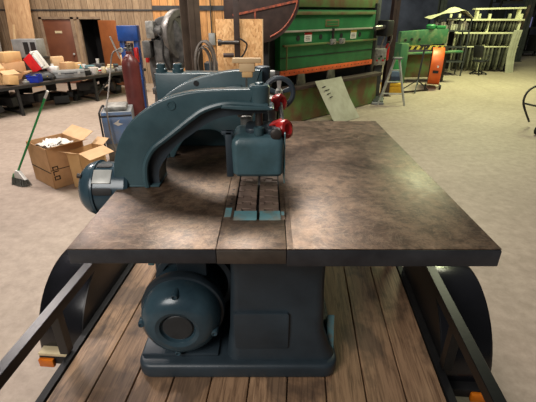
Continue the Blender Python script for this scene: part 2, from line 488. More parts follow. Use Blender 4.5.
def fender(sx, yc):
    zc, R0, xi, xo = .42, .425, sx*.96, sx*1.215
    fo = MB()
    a0, a1 = -.05, PI+.02
    N = 26
    rows = []
    prof = [(xi,0),(xo-sx*.02,0),(xo,-.012),(xo,-.045)]
    for k in range(N+1):
        a = a0+(a1-a0)*k/N
        rows.append([(px, yc-(R0+dr)*math.cos(a), zc+(R0+dr)*math.sin(a)) for px,dr in prof])
    fo.sheet(rows, .006)
    fe = fo.build('fender', FENDM, tr, TR)
    fr = MB()
    # inner skirt of the wheel well
    pts = [(yc+.424*math.cos(PI*k/20), .42+.424*math.sin(PI*k/20)) for k in range(21)]
    fr.prism(pts, sx*.952, sx*.962, 'yz')
    fr.build('fender_skirt', BLACKP, fe, TR)
    wh = MB().lathe([(0,-.09),(.15,-.09),(.17,-.07),(.19,-.09),(.27,-.1),(.32,-.075),(.33,-.04),(.33,.04),(.32,.075),(.27,.1),(.19,.09),(.17,.07),(.15,.05),(0,.05)], (sx*1.09,yc,.33), (1,0,0), 36).build('wheel', RUBBER, tr, TR)
    MB().lathe([(0,.0),(.05,.01),(.06,.04),(.14,.05),(.165,.075),(.17,.06),(.165,.0)], (sx*1.12,yc,.33), (sx,0,0), 24).build('wheel_rim', GREYP, wh, TR)
    lb = MB().ab(sx*1.0,sx*1.19,yc-.475,yc-.405,.40,.455,bev=.006).build('lamp_bracket', BLACKM, tr, TR)
    MB().ab(sx*1.10,sx*1.185,yc-.497,yc-.474,.395,.448,bev=.006).build('marker_lamp', AMBER, lb, TR)
    if sx < 0: MB().ab(sx*1.0,sx*1.19,yc-.475,yc-.39,.456,.475,bev=.003).build('lamp_top_plate', CREAM, lb, TR)
fender(-1, .55); fender(1, .50)

# ------------------------------------------------------------------ the saw
saw = thing('rip_saw', 'dark teal industrial rip saw with brown iron table and twin overarms standing on the trailer', 'saw', (-.15,1.9,.57))
TZ = 1.42
# base
b = MB()
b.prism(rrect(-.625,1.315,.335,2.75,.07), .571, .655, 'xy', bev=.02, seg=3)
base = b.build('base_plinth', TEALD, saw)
# pedestal, loft from flared foot to narrow top
def loft(levels, nr=8):
    m = MB(); rings = []
    for (x0,x1,y0,y1,r,z) in levels:
        rings.append([m.bm.verts.new((x,y,z)) for x,y in rrect(x0,y0,x1,y1,r,nr)])
    for a, c in zip(rings, rings[1:]):
        N = len(a)
        for k in range(N): m.bm.faces.new((a[k],a[(k+1)%N],c[(k+1)%N],c[k]))
    m.bm.faces.new(rings[0][::-1]); m.bm.faces.new(rings[-1])
    return m
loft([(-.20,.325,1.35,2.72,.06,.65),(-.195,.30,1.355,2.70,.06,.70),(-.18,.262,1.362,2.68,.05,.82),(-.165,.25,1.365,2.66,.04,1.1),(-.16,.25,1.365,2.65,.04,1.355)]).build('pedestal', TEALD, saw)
MB().prism(rrect(-.155,.735,.095,.945,.012,3), 1.348, 1.372,'xz',bev=.003).build('access_panel', TEALD, saw)
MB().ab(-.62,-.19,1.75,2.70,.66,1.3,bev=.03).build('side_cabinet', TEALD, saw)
b = MB()   # triangular rib at right foot
b.prism([(1.42,.655),(1.60,.655),(1.47,.83)],.29,.325,'yz',bev=.004)
b.build('foot_rib', TEALW, saw)  # worn teal, picked lighter so the colour carries the lit side of the foot
# tables
b = MB(); b.ab(-.70,-.182,1.145,2.90,TZ-.004,TZ,bev=.0015); tl = b.build('left_table', TABLE, saw)
MB().ab(-.70,-.182,1.145,2.90,TZ-.062,TZ-.0045,bev=.004).build('table_edge', TABLE_EDGE, tl)
b = MB(); b.ab(.088,.812,1.145,2.91,TZ-.004,TZ,bev=.0015)
b.prism([(.066,1.145),(.088,1.145),(.088,2.91),(.096,2.91)][:3]+[(.088,2.91),(.084,2.91)], TZ-.004, TZ,'xy')
trb = b.build('right_table', TABLE, saw)
MB().prism([(.066,1.142),(.812,1.142),(.812,2.91),(.084,2.91)], TZ-.073, TZ-.0045,'xy',bev=.005).build('table_edge', TABLE_EDGE, trb)
b = MB()
b.ab(-.18,.064,1.145,1.36,TZ-.004,TZ,bev=.001)
b.ab(-.18,-.140,1.36,2.90,TZ-.004,TZ); b.ab(.052,.072,1.36,2.90,TZ-.004,TZ)
ins = b.build('centre_table', TABLE, saw)
MB().ab(-.18,.064,1.140,1.36,TZ-.06,TZ-.0045,bev=.003).build('front_edge', M('dull_steel_edge',(92,84,76),(66,60,56),.42,.5,9,.1), ins)
b = MB()
b.ab(-.138,-.046,1.352,1.432,TZ-.014,TZ+.001); b.ab(-.034,.05,1.352,1.432,TZ-.014,TZ+.001)
b.ab(-.176,-.15,1.38,1.46,TZ-.001,TZ+.0012); b.ab(.054,.066,1.395,1.425,TZ-.001,TZ+.0012)
b.build('painted_strip', TEALW, ins)
b = MB()
for y in (1.50,1.545,1.60,1.645): b.cyl((-.158,y,TZ-.001),(-.158,y,TZ+.001),.006,n=10)
b.build('set_screw', BLACKM, ins)
# chain bed
bed = MB().ab(-.14,.052,1.36,2.88,TZ-.062,TZ-.022).build('chain_bed', BLACKM, saw)
p = .066
for i in range(20):
    for s in (0,1):
        xa = -.134+s*.096; xb = xa+.084
        y0 = 1.452+i*p; m_ = (xa+xb)/2
        hw = .019
        pts = [(xa,y0),(m_-hw,y0),(m_-hw,y0+.014),(m_+hw,y0+.014),(m_+hw,y0),(xb,y0),(xb,y0+p-.015),(m_+hw-.003,y0+p-.015),(m_+hw-.003,y0+p+.003),(m_-hw+.003,y0+p+.003),(m_-hw+.003,y0+p-.015),(xa,y0+p-.015)]
        MB().prism(pts, TZ-.022, TZ-.005, 'xy', bev=.0015, seg=1).build('chain_link', CHAINM, saw)
# overarms
outer = [(-.725,1.42),(-.715,1.50),(-.69,1.58),(-.65,1.65),(-.60,1.71),(-.52,1.78),(-.41,1.838),(-.28,1.872),(-.18,1.888),(-.04,1.892)]
ridge = [(-.565,1.42),(-.567,1.47),(-.555,1.54),(-.515,1.605),(-.45,1.655),(-.39,1.70),(-.33,1.745),(-.27,1.782),(-.18,1.806),(-.08,1.803),(0.0,1.795)]
inner = [(-.515,1.42),(-.51,1.49),(-.47,1.555),(-.42,1.61),(-.35,1.66),(-.24,1.73),(-.12,1.755),(.0,1.76)]
outer1 = [(-.720,1.42),(-.714,1.495),(-.697,1.568),(-.662,1.650),(-.608,1.722),(-.548,1.772),(-.462,1.820),(-.372,1.848),(-.264,1.863),(-.06,1.867)]
O1 = cr(outer1,5)
O, Rg, I = cr(outer,5), cr(ridge,5), cr(inner,5)
b = MB(); b.band(O1, Rg[:-5], 1.68, 1.745, 48, bev=.008, seg=3)
arm1 = b.build('front_overarm', TEAL, saw)
b = MB(); b.band(Rg, I, 1.708, 1.85, 40); b.build('arm_web', TEALD, arm1)  # darker teal puts the shade inside the arm into its colour
lip = [(x,z) for x,z in Rg]
MB().tube([(x,1.676,z+.002) for x,z in lip], .013, 8).build('arm_rib', TEAL, arm1)
MB().ab(-.725,-.51,1.676,1.85,TZ,TZ+.008,bev=.003).build('arm_foot', TEAL, arm1)
b = MB(); b.lathe([(0,.003),(.012,.003),(.014,0),(.019,0),(.021,.003),(.021,.012),(0,.012)],(-.415,1.676,1.800),(0,1,0),24); b.build('core_plug', TEAL, arm1)
b = MB(); b.lathe([(0,0),(.043,0),(.045,.006),(.045,.090),(.040,.097),(.020,.098),(.018,.106),(.012,.108),(0,.108)], (-.037,1.712,1.785), (0,0,1), 28)
b.build('arm_boss', TEAL, arm1)
b = MB(); b.prism([(-.20,1.792),(-.10,1.784),(.018,1.784),(.026,1.790),(.018,1.797),(-.10,1.803),(-.19,1.806)],1.655,1.77,'xz',bev=.004); b.build('boss_flange', TEAL, arm1)
# rear overarm
dY = .40
arch = [(-.53,1.42),(-.50,1.475),(-.46,1.525),(-.42,1.56),(-.37,1.575),(-.30,1.575),(-.25,1.545),(-.22,1.48),(-.20,1.42)]
b = MB(); b.band(O, cr(arch,4), 1.70+dY, 1.77+dY, 48, bev=.008, seg=2)
b.prism([(-.20,1.425),(-.085,1.425),(-.04,1.60),(-.03,1.885),(-.20,1.80),(-.25,1.55)],1.705+dY,1.765+dY,'xz')
arm2 = b.build('rear_overarm', TEAL, saw)
MB().tube([(x,1.698+dY,z) for x,z in Rg[:-8]], .0105, 8).build('arm_rib', TEAL, arm2)
b = MB(); b.cyl((-.375,1.71+dY,1.825),(-.375,1.696+dY,1.825),.014,n=16); b.build('oil_hole', BLACKM, arm2)
b = MB().ab(-.645,-.20,2.30,2.42,1.42,1.848,bev=.008); rb_ = b.build('rear_bracket', TEAL, saw)
for x in (-.615,-.52):
    MB().lathe([(0,0),(.033,0),(.033,.02),(.026,.024),(.026,.045),(.02,.05),(0,.05)], (x,2.355,1.847), (0,0,1), 16).build('cap_bolt', TEAL, rb_)
# shaft and saw head
MB().cyl((-.04,1.725,1.66),(-.04,1.725,1.79),.017,n=16).build('head_shaft', STEELD, saw)
b = loft([(-.146,.058,1.61,1.82,.022,1.502),(-.155,.066,1.600,1.83,.026,1.515),(-.158,.069,1.598,1.83,.028,1.64),(-.155,.066,1.602,1.83,.028,1.662),(-.144,.056,1.614,1.82,.028,1.678),(-.128,.04,1.632,1.80,.025,1.684)])
head = b.build('saw_head_housing', M('glossy_blue_green_paint',(72,100,108),(58,80,84),.3,0,9,.18), saw)
MB().prism(rrect(-.10,1.655,.045,1.80,.03), 1.683, 1.704,'xy',bev=.005).build('head_cap', TEALD, head)
MB().lathe([(0,0),(.022,0),(.022,.03),(.014,.034),(.012,.02),(0,.02)], (-.04,1.640,1.684), (0,0,1), 18).build('oil_cup', TEAL, head)
MB().cyl((-.04,1.70,1.42+.075),(-.04,1.70,1.51),.07,n=28,bev=.006).build('saw_guard_ring', STEELD, head)
MB().ab(-.185,-.155,1.63,1.655,1.49,1.70,bev=.004).ab(-.20,-.15,1.63,1.66,1.685,1.70,bev=.002).build('guard_plate', TEALD, head)
MB().ab(.070,.076,1.63,1.80,1.46,1.69,bev=.002).build('side_plate', TEALW, head)
MB().lathe([(0,0),(.022,0),(.024,.006),(.024,.02),(.016,.024),(0,.024)], (.034,1.63,1.692), (0,-1,0), 18).build('clamp_bolt', STEELD, head)
MB().ab(.0,.055,1.635,1.70,1.68,1.708,bev=.006).build('clamp_block', TEALD, head)
# adjuster linkage: pale castings, red collars, rod, hand wheel
b = MB()
b.tube(cr([(-.13,1.92,1.70),(-.125,1.90,1.745),(-.10,1.89,1.77),(-.06,1.89,1.765)],6), .013, 8)
b.ab(-.15,-.07,1.86,1.92,1.70,1.765,bev=.014); b.ab(-.13,-.075,1.82,1.86,1.66,1.72,bev=.012)
b.ab(.0,.04,1.84,1.92,1.64,1.80,bev=.01)
b.build('feed_bracket', CAST, saw)
rp = [(0,-.022),(.02,-.022),(.024,-.026),(.036,-.02),(.040,-.01),(.040,.01),(.036,.02),(.024,.024),(.016,.016),(0,.016)]
red1 = MB().lathe([(r*1.1,h) for r,h in rp], (.072,1.70,1.690), (.75,-.6,.25), 28).build('red_collar', REDP, saw)
MB().prism([(.005,1.705),(.06,1.71),(.06,1.735),(.02,1.72)],1.70,1.73,'xz',bev=.004).build('red_lever', REDP, red1)
red2 = MB().lathe(rp, (.052,1.845,1.778), (.75,-.6,.25), 28).build('red_collar', REDP, saw)
MB().cyl((.066,1.715,1.69),(.056,1.835,1.775),.012,n=14).build('collar_rod', STEEL, saw)
MB().cyl((.056,1.865,1.785),(.054,1.94,1.81),.011,n=14).build('wheel_link', STEEL, saw)
hw = MB(); c = Vector((.054,1.96,1.802)); Rw = .070
ring = [(c.x+Rw*math.cos(2*PI*k/40), c.y-.01*0, c.z+Rw*math.sin(2*PI*k/40)) for k in range(40)]
hw.tube(ring, .0125, 10, closed=True); wheel = hw.build('hand_wheel', TEALD, saw)
for k in range(5):
    a = PI/2+2*PI*k/5
    MB().prism([(-.007,.012),(.007,.012),(.013,.066),(-.013,.066)], -.006,.006,'xz',bev=.002,T=Matrix.Translation(c)@Matrix.Rotation(-(a-PI/2),4,'Y')).build('spoke', CAST if k == 0 else TEALD, wheel)
MB().lathe([(0,-.03),(.018,-.03),(.02,-.02),(.02,.02),(0,.02)], c, (0,1,0), 16).build('wheel_hub', CAST, wheel)
MB().cyl((.054,1.96,1.808),(.0,2.30,1.74),.010,n=12).build('wheel_spindle', STEEL, saw)
b = MB(); b.cyl((-.03,2.19,1.42),(-.03,2.19,1.90),.042,n=24,bev=.008); b.build('rear_column', TEALD, saw)
b = MB(); b.ab(-.06,.02,2.27,2.40,1.42,1.80,bev=.01); b.build('feed_gearbox', TEALD, saw)
MB().ab(.0,.04,2.30,2.34,1.80,1.86,bev=.004).build('white_tag', WHITE, saw)
# side motor, left of the front arm
cy, cz = 1.77, 1.375
sm = MB().lathe([(0,0),(.075,.0),(.1,.012),(.122,.035),(.133,.062),(.135,.075),(.131,.08),(.131,.235),(.12,.25),(0,.25)], (-.905,cy,cz), (1,0,0), 44).build('side_motor', MOTOR, saw)
MB().lathe([(.1315,0),(.139,.002),(.139,.012),(.1315,.014)], (-.828,cy,cz), (1,0,0), 44).build('end_bell_rim', MOTOR, sm)
MB().prism([( -.815,-.035),(-.73,-.035),(-.73,.035),(-.815,.035)], .1285,.1345,'xy',T=Matrix.Translation((0,cy,cz))@Matrix.Rotation(.75,4,'X'),bev=.002).build('name_plate', ALU, sm)
for k,(a,x0,x1) in enumerate(((1.30,-.815,-.725),(.22,-.815,-.74))):
    MB().prism(rrect(x0,-.017,x1,.017,.012,4), .1295,.134,'xy',T=Matrix.Translation((0,cy,cz))@Matrix.Rotation(a,4,'X'),bev=.001).build('cooling_slot', BLACKM, sm)
for a in (.9, 2.3, 3.7):
    MB().cyl((-.875,cy-.118*math.cos(a),cz+.118*math.sin(a)),(-.893,cy-.122*math.cos(a),cz+.122*math.sin(a)),.012,n=12).build('bell_screw', STEELD, sm)
MB().ab(-.72,-.60,1.70,1.86,1.27,1.352,bev=.01).build('motor_bracket', TEALD, sm)
# lower motor facing the camera
mx, mz, my = -.410, .868, 1.325
prof = [(0,.028),(.072,.028),(.078,.024),(.082,.008),(.10,.0),(.125,.004),(.150,.018),(.170,.042),(.182,.072),(.187,.10),(.187,.13),(.178,.135),(.176,.15),(.176,.42),(.16,.45),(0,.45)]
lm = MB().lathe(prof, (mx,my,mz), (0,1,0), 56).build('drive_motor', MOTOR, saw)
MB().lathe([(0,0),(.066,0),(.069,.003),(.069,.01)], (mx,my+.016,mz), (0,1,0), 40).build('end_cover', M('dark_grey_disc',(52,56,58),(36,40,42),.5,.1,8,.1), lm)
MB().lathe([(.18,0),(.198,.003),(.201,.012),(.201,.045),(.196,.055),(.178,.055)], (mx,my+.13,mz), (0,1,0), 56).build('motor_flange', TEALD, lm)
MB().lathe([(.17,0),(.196,.003),(.20,.02),(.20,.05),(.17,.055)], (mx+.04,my+.26,mz+.06), (0,1,0), 56).build('rear_shroud', TEALD, lm)
for a in (PI/2+.0, PI*.98, -.25, -PI/2-.1):
    q = Vector((mx+.168*math.cos(a), my+.022, mz+.168*math.sin(a)))
    lg = MB().lathe([(0,.006),(.008,.006),(.009,.0),(.013,.001),(.016,.008),(.017,.05)], q, (0,1,0), 16).build('bell_lug', MOTOR, lm)
b = MB().ab(mx-.02,mx+.12,my+.19,my+.32,mz+.16,mz+.30,bev=.008); jb = b.build('junction_box', TEALD, lm)
MB().ab(mx+.04,mx+.105,my+.183,my+.19,mz+.24,mz+.28).build('name_plate', CREAM, jb)
b = MB(); b.prism([(mx-.13,.655),(mx+.13,.655),(mx+.12,.69),(mx+.09,.74),(mx-.09,.74),(mx-.12,.69)], my+.12, my+.36,'xz',bev=.008); b.build('motor_foot', TEALD, lm)
b = MB(); b.ab(mx-.20,mx+.17,my+.05,my+.42,.655,.672,bev=.006); b.build('motor_base_plate', TEALD, lm)
b = MB(); b.prism(cr([(-.60,1.358),(-.545,1.33),(-.525,1.25),(-.52,1.17)],5)+cr([(-.495,1.17),(-.495,1.26),(-.47,1.32),(-.44,1.358)],5), 1.40,1.425,'xz',bev=.003); b.build('table_bracket', TEALW, saw)
b = MB(); b.ab(-.60,.25,1.36,2.7,1.325,1.356); b.build('table_support', TEALD, saw)

# ------------------------------------------------------------------ near objects on the floor
# broom
br = thing('push_broom', 'green handled broom with grey bristles standing on the concrete left of the boxes', 'broom', (-3.42,5.0,0))
hd = Vector((-3.40,5.0,.22)); tp = Vector((-2.98,4.74,1.42))
import builtins
A = Vector((-3.42,4.98,.20)); Bp = Vector((-2.76,5.0,1.27))
MB().tube([A, Bp-(Bp-A)*.08],.0135,10).build('handle', BROOMG, br)
MB().tube([Bp-(Bp-A)*.085, Bp],.015,10).build('hand_grip', WHITE, br)
b = MB(); b.prism([(-.15,.085),(.13,.085),(.075,.14),(.03,.20),(-.03,.20),(-.09,.14)], -.025,.025,'xz',bev=.008,T=Matrix.Translation((-3.42,4.98,.01))@Matrix.Rotation(-.45,4,'Z')); b.build('broom_head', WHITE, br)
b = MB(); b.prism([(-.152,.05),(-.09,.05),(-.07,.15),(-.09,.15)], -.028,.028,'xz',T=Matrix.Translation((-3.42,4.98,.01))@Matrix.Rotation(-.45,4,'Z')); b.build('green_cap', BROOMG, br)
b = MB()
for i in range(130):
    x = random.uniform(-.14,.12); y = random.uniform(-.03,.03); k = random.uniform(.95,1.25)
    Tm = Matrix.Translation((-3.42,4.98,.01))@Matrix.Rotation(-.45,4,'Z')
    b.tube([Tm@Vector((x,y,.09)), Tm@Vector((x*k+.015,y*2.0-.01,-.006))],.005,4)
b.build('bristles', BRIST, br)

def open_box(name, label, x, y, rz, w, d, h, mat, flaps, tilt=0):
    t = thing(name, label, 'box', (x,y,0), rz, local=True)
    I4 = Matrix.Rotation(tilt,4,'Y'); q = MB(); th = .006
    q.ab(-w/2,w/2,-d/2,-d/2+th,0,h); q.ab(-w/2,w/2,d/2-th,d/2,0,h); q.ab(-w/2,-w/2+th,-d/2,d/2,0,h); q.ab(w/2-th,w/2,-d/2,d/2,0,h); q.ab(-w/2,w/2,-d/2,d/2,0,th)
    q.build('carton', mat, t, I4)
    for side, ang, ln in flaps:
        m = MB(); W = w if side in 'fb' else d
        m.box((0,-ln/2,0),(W-.012,ln,.005))
        base = {'f':Matrix.Translation((0,-d/2,h)), 'b':Matrix.Translation((0,d/2,h))@Matrix.Rotation(PI,4,'Z'),
                'l':Matrix.Translation((-w/2,0,h))@Matrix.Rotation(-PI/2,4,'Z'), 'r':Matrix.Translation((w/2,0,h))@Matrix.Rotation(PI/2,4,'Z')}[side]
        m.build('flap', CARDIN, t, I4@base@Matrix.Rotation(ang,4,'X'))
    return t
bxA = open_box('cardboard_box', 'large brown cardboard box stuffed with white packing paper beside the broom', -2.95,5.20,-.68,.60,.50,.56, CARD, [('b',-.5,.2),('r',-.35,.2)])
I4 = Matrix.Identity(4)
b = MB(); b.ab(-.29,.29,-.2535,-.2505,.22,.232)
for k,(x,w_) in enumerate(((.235,.02),(.27,.03),(.285,.02))): pass
b.ab(.3005,.3035,-.25,.25,.26,.268)
b.build('shipping_tape', INK, bxA, I4)
b = MB()   # printed block symbols on the right hand face
for y0,y1,z0,z1 in ((-.225,-.15,.30,.312),(-.225,-.213,.26,.312),(-.162,-.15,.26,.312),(-.225,-.15,.235,.247),(-.225,-.213,.19,.247),(-.225,-.15,.165,.177),(-.225,-.15,.12,.132),(-.225,-.213,.12,.177),(-.162,-.15,.12,.177)):
    b.ab(.3005,.3035,y0,y1,z0,z1)
b.build('printed_marks', INK, bxA, I4)
pp = MB()
for i in range(9):
    cx, cy_ = random.uniform(-.10,.10), random.uniform(-.09,.09); ra = random.uniform(0,PI)
    rows_ = []
    for a in range(7):
        r_ = []
        for c_ in range(7):
            u_, v_ = (a-3)*.045, (c_-3)*.045
            r_.append((cx+u_*math.cos(ra)-v_*math.sin(ra), cy_+u_*math.sin(ra)+v_*math.cos(ra), .50+.012*i*.6+random.uniform(-.03,.035)))
        rows_.append(r_)
    pp.sheet(rows_, .002)
pk = pp.build('packing_paper', PAPER, None, Matrix.Translation((-2.95,5.20,0))@Matrix.Rotation(-.68,4,'Z'))
tag(pk, 'crumpled white packing paper filling the large brown box', 'paper', kind='stuff')
bxB = open_box('cardboard_box', 'smaller tan cardboard box with open flaps leaning beside the teal motor', -2.46,5.05,-.45,.23,.42,.50, CARD2, [('f',-.35,.12),('b',-.5,.14),('r',.35,.2)], tilt=-.03)
b = MB(); 
for z in (.25,.27): b.ab(.1155,.1175,-.15,-.02,z,z+.006)
b.build('printed_lines', INK, bxB, Matrix.Rotation(-.03,4,'Y'))

# welding cart, gas cylinder
wc = thing('welder', 'blue and grey welding power unit on a cart in front of the maroon gas cylinder', 'welder', (-2.19,5.70,0), .25, local=True); wc.scale = (1,1,1.12)
MB().ab(-.20,.20,-.25,.25,.16,.80,bev=.012).build('cabinet', GREYP, wc, I4)
MB().ab(-.203,.203,-.256,-.2505,.40,.80,bev=.002).build('front_panel', BLUEW, wc, I4)
MB().ab(-.206,-.2005,-.25,.25,.34,.80,bev=.002).build('side_panel', BLUEW, wc, I4)
b = MB(); b.prism([(-.06,.66),(.03,.71),(.01,.67),(.07,.65),(0,.63)],-.262,-.257,'xz'); b.build('white_emblem', WHITE, wc, I4)
MB().tube(cr([(-.22,-.28,.3),(-.22,-.285,.74),(-.22,-.22,.81),(-.22,.2,.81),(-.22,.28,.7)],6),.013,8).build('cart_frame', BLACKM, wc, I4)
MB().tube(cr([(-.21,-.285,.76),(.20,-.285,.76)],2),.013,8).build('cart_handle', BLACKM, wc, I4)
for sx in (-1,1):
    for y in (-.18,.18): MB().cyl((sx*.19,y,.08),(sx*.235,y,.08),.08,n=20,bev=.01).build('wheel', RUBBER, wc, I4)
MB().ab(-.22,.22,-.3,.62,.12,.158).build('cart_tray', BLACKM, wc, I4)
MB().ab(-.16,.14,-.2,.16,.802,.86,bev=.02).build('wire_feeder', CAST, wc, I4)
gc = thing('gas_cylinder', 'maroon compressed gas cylinder standing upright behind the teal overarm', 'gas cylinder', (-2.055,6.13,.178))
MB().lathe([(0,0),(.115,0),(.128,.02),(.128,1.24),(.124,1.30),(.10,1.36),(.06,1.40),(.042,1.42),(.042,1.46),(0,1.46)], (-2.055,6.13,.179), (0,0,1), 36).build('tank', MAROON, gc)
vl = MB().cyl((-2.055,6.13,1.63),(-2.055,6.13,1.71),.022,n=12).cyl((-2.115,6.13,1.68),(-1.995,6.13,1.68),.014,n=10).build('valve', STEEL, gc)
MB().lathe([(0,0),(.035,0),(.037,.01),(.035,.02),(0,.02)], (-2.055,6.13,1.71), (0,0,1), 16).build('valve_wheel', STEELD, vl)
MB().cyl((-2.145,6.08,1.66),(-2.145,6.05,1.66),.035,n=16).build('gauge', ALU, vl)
hz = MB().tube(cr([(-2.13,6.04,1.68),(-2.24,5.98,1.62),(-2.28,5.9,1.40),(-2.25,5.6,1.12),(-2.22,5.38,.95),(-2.20,5.33,.55),(-2.16,5.33,.3),(-2.08,5.33,.2)],8),.011,8).build('gas_hose', HOSE, None)
tag(hz,'grey gas hose looping from the maroon cylinder down over the welder','hose')
# bucket behind
def lathe_thing(name, label, cat, prof, loc, mat, n=24, group=None):
    return tag(MB().lathe(prof, loc, (0,0,1), n).build(name, mat), label, cat, group)

# ------------------------------------------------------------------ workbench
ba = math.atan2(.832,.555)
BO = Vector((-5.8,8.66,0))
wb = thing('workbench', 'long low steel workbench with dark angle legs crowded with boxes and tools', 'workbench', (BO.x,BO.y,0), ba, local=True)
MB().ab(-1.6,4.0,.0,1.35,.655,.68,bev=.003).build('bench_top', TABLEL, wb, I4)
MB().ab(-1.6,4.0,.005,.05,.60,.654).build('front_beam', BLACKM, wb, I4)
for x in (-.6,.35,2.3,3.8):
    for y in (.06,1.28):
        MB().ab(x-.03,x+.03,y-.03,y+.03,0,.654).build('leg', BLACKM, wb, I4)
for x in (.35,2.3):
    MB().bar((x,.06,.06),(x,1.28,.06),.04,.05).build('foot_rail', BLACKM, wb, I4)
MB().bar((2.3,.06,.15),(2.9,.06,.62),.035,.035).build('brace', BLACKM, wb, I4)
MB().bar((.35,.66,.14),(2.3,.66,.14),.05,.05).build('stretcher', BLACKM, wb, I4)
def bp(s, d, z=.68):
    c_, s_ = math.cos(ba), math.sin(ba)
    return Vector((BO.x+s*c_-d*s_, BO.y+s*s_+d*c_, z))
def bbox(name, label, cat, s, d, z, w, dp, h, mat, rz=0, rx=0, ry=0, bev=.008, group=None, mk=None):
    t = thing(name, label, cat, bp(s,d,z), ba+rz, group=group, local=True)
    R = Matrix.Rotation(ry,4,'Y')@Matrix.Rotation(rx,4,'X')
    return t, R, (w,dp,h)
def carton(label, s, d, z, w, dp, h, mat, rz=0, ry=0, rx=0, group=None):
    t, R, _ = bbox('cardboard_carton', label, 'box', s, d, z, w, dp, h, mat, rz, rx, ry)
    MB().ab(-w/2,w/2,-dp/2,dp/2,0,h,bev=.004).build('carton_body', mat, t, R)
    MB().ab(-w/2-.001,w/2+.001,-.025,.025,h+.0005,h+.002).build('tape', CREAM, t, R)
    return t
# items (s along the bench, d back from its front edge)
carton('brown cardboard carton on the bench behind the open carton, lowest of the pile', .80,1.06,.68,.5,.42,.40,CARD)
carton('plain tan carton resting on top of the lower brown carton', .80,1.06,1.085,.44,.36,.22,CARD2,.2)
carton('small tan carton tilted at the bench front left of the blue bin', .30,.12,.70,.24,.18,.20,CARD2,.3,.18)
cb = open_box('open_carton', 'open tan carton with raised flaps on the bench at the left edge of the photo', *bp(.36,.52)[:2], ba+.1,.36,.36,.30, CARD2, [('f',.4,.2),('b',-.7,.2),('l',-.2,.2),('r',.5,.2)])
cb.location.z = .68
# louvred cabinet
t = thing('electrical_cabinet', 'light grey electrical cabinet with two dark windows behind the red cooler', 'cabinet', (-5.95,10.42,1.14), 0, local=True)
MB().ab(-.30,.30,-.2,.2,0,.42,bev=.012).build('cabinet_body', GREYP, t, I4)
for x in (-.02,.15): MB().ab(x,x+.12,-.206,-.2005,.08,.36).build('dark_window', BLACKM, t, I4)
# cooler
t = thing('cooler', 'red picnic cooler with white lid tilted on its side on the bench', 'cooler', (-5.62,9.92,1.05), .0, local=True)
R = Matrix.Rotation(1.05,4,'Y')@Matrix.Scale(.82,4)@Matrix.Translation((0,0,-.15))
MB().prism([(-.22,0),(.22,0),(.26,.30),(-.26,.30)],-.17,.17,'xz',bev=.03,T=Matrix.Translation((0,0,.0))).build('cooler_body', REDPL, t, R)
ld = MB().ab(-.275,.275,-.185,.185,.305,.37,bev=.02).build('lid', WHITE, t, R)
MB().tube(cr([(-.20,-.19,.33),(-.20,-.20,.47),(0,-.20,.50),(.20,-.20,.47),(.20,-.19,.33)],5),.018,8).build('handle', WHITE, t, R)
t = thing('plastic_jug', 'white plastic jug just right of the red cooler', 'jug', bp(1.62,.68), .2, local=True)
MB().prism(rrect(-.13,-.1,.13,.1,.04),0,.24,'xy',bev=.02).build('jug_body', WHITE, t, I4)
MB().lathe([(.05,.23),(.035,.27),(.035,.30),(0,.30)],(0,0,0)).build('jug_cap', WHITE, t, I4)
t = tag(loft([(-.30,.30,-.2,.2,.08,.0),(-.33,.33,-.22,.22,.09,.06),(-.28,.30,-.18,.2,.09,.14),(-.15,.2,-.1,.12,.06,.19)]).build('tool_bag', VINYL, None, Matrix.Translation(bp(1.06,.36,.682))@Matrix.Rotation(ba,4,'Z')),'slumped black tool bag in front of the red cooler','bag')
t = thing('storage_bin', 'small blue plastic parts bin at the bench front edge', 'bin', bp(.84,.13,.682), ba-.9, local=True)
b = MB(); w_,d_,h_ = .26,.22,.17
b.ab(-w_/2,w_/2,-d_/2,-d_/2+.008,0,h_*.9).ab(-w_/2,w_/2,d_/2-.008,d_/2,0,h_).ab(-w_/2,-w_/2+.008,-d_/2,d_/2,0,h_).ab(w_/2-.008,w_/2,-d_/2,d_/2,0,h_).ab(-w_/2,w_/2,-d_/2,d_/2,0,.008)
b.build('bin_body', BLUEPL, t, I4)
MB().ab(-w_/2-.008,w_/2+.008,-d_/2-.012,-d_/2,h_*.78,h_*.9,bev=.003).build('bin_rim', BLUEPL, t, I4)
t = thing('cordless_drill', 'yellow and black power drill lying on the bench beside the blue bin', 'drill', bp(1.22,.22,.70), ba+.4, local=True)
MB().lathe([(0,0),(.035,0),(.045,.02),(.045,.13),(.03,.16),(.02,.2),(0,.2)],(-.1,0,.05),(1,0,0),16).build('drill_body', YELLOW, t, I4)
MB().box((-.07,-.07,.03),(.05,.14,.04),(0,0,.2),.01).build('drill_grip', BLACKM, t, I4)
MB().box((-.06,-.15,.035),(.10,.06,.06),(0,0,.2),.01).build('battery', BLACKM, t, I4)
t = thing('tool_case', 'long grey metal tool case lying at the middle front of the bench', 'case', bp(1.76,.22,.681), ba-.55, local=True)
MB().ab(-.36,.36,-.15,.15,0,.17,bev=.012).build('case_body', GREYP, t, I4)
MB().ab(-.365,.365,-.155,.155,.11,.12).build('case_seam', GREYD, t, I4)
for x in (-.22,.22): MB().ab(x-.03,x+.03,-.162,-.15,.08,.14,bev=.003).build('latch', ALU, t, I4)
MB().tube(cr([(-.09,-.155,.1),(-.08,-.185,.1),(.08,-.185,.1),(.09,-.155,.1)],4),.008,8).build('case_handle', BLACKM, t, I4)
carton('small light-brown carton with torn top right of the white jug', 2.05,.72,.68,.26,.28,.30,CARD,.1)
carton('short kraft carton standing behind the grey tool case', 2.42,.92,.68,.24,.2,.24,CARD2,-.4)
t = thing('spray_bottle', 'teal spray bottle standing behind the grey tool case', 'bottle', bp(2.35,.62), .3, local=True)
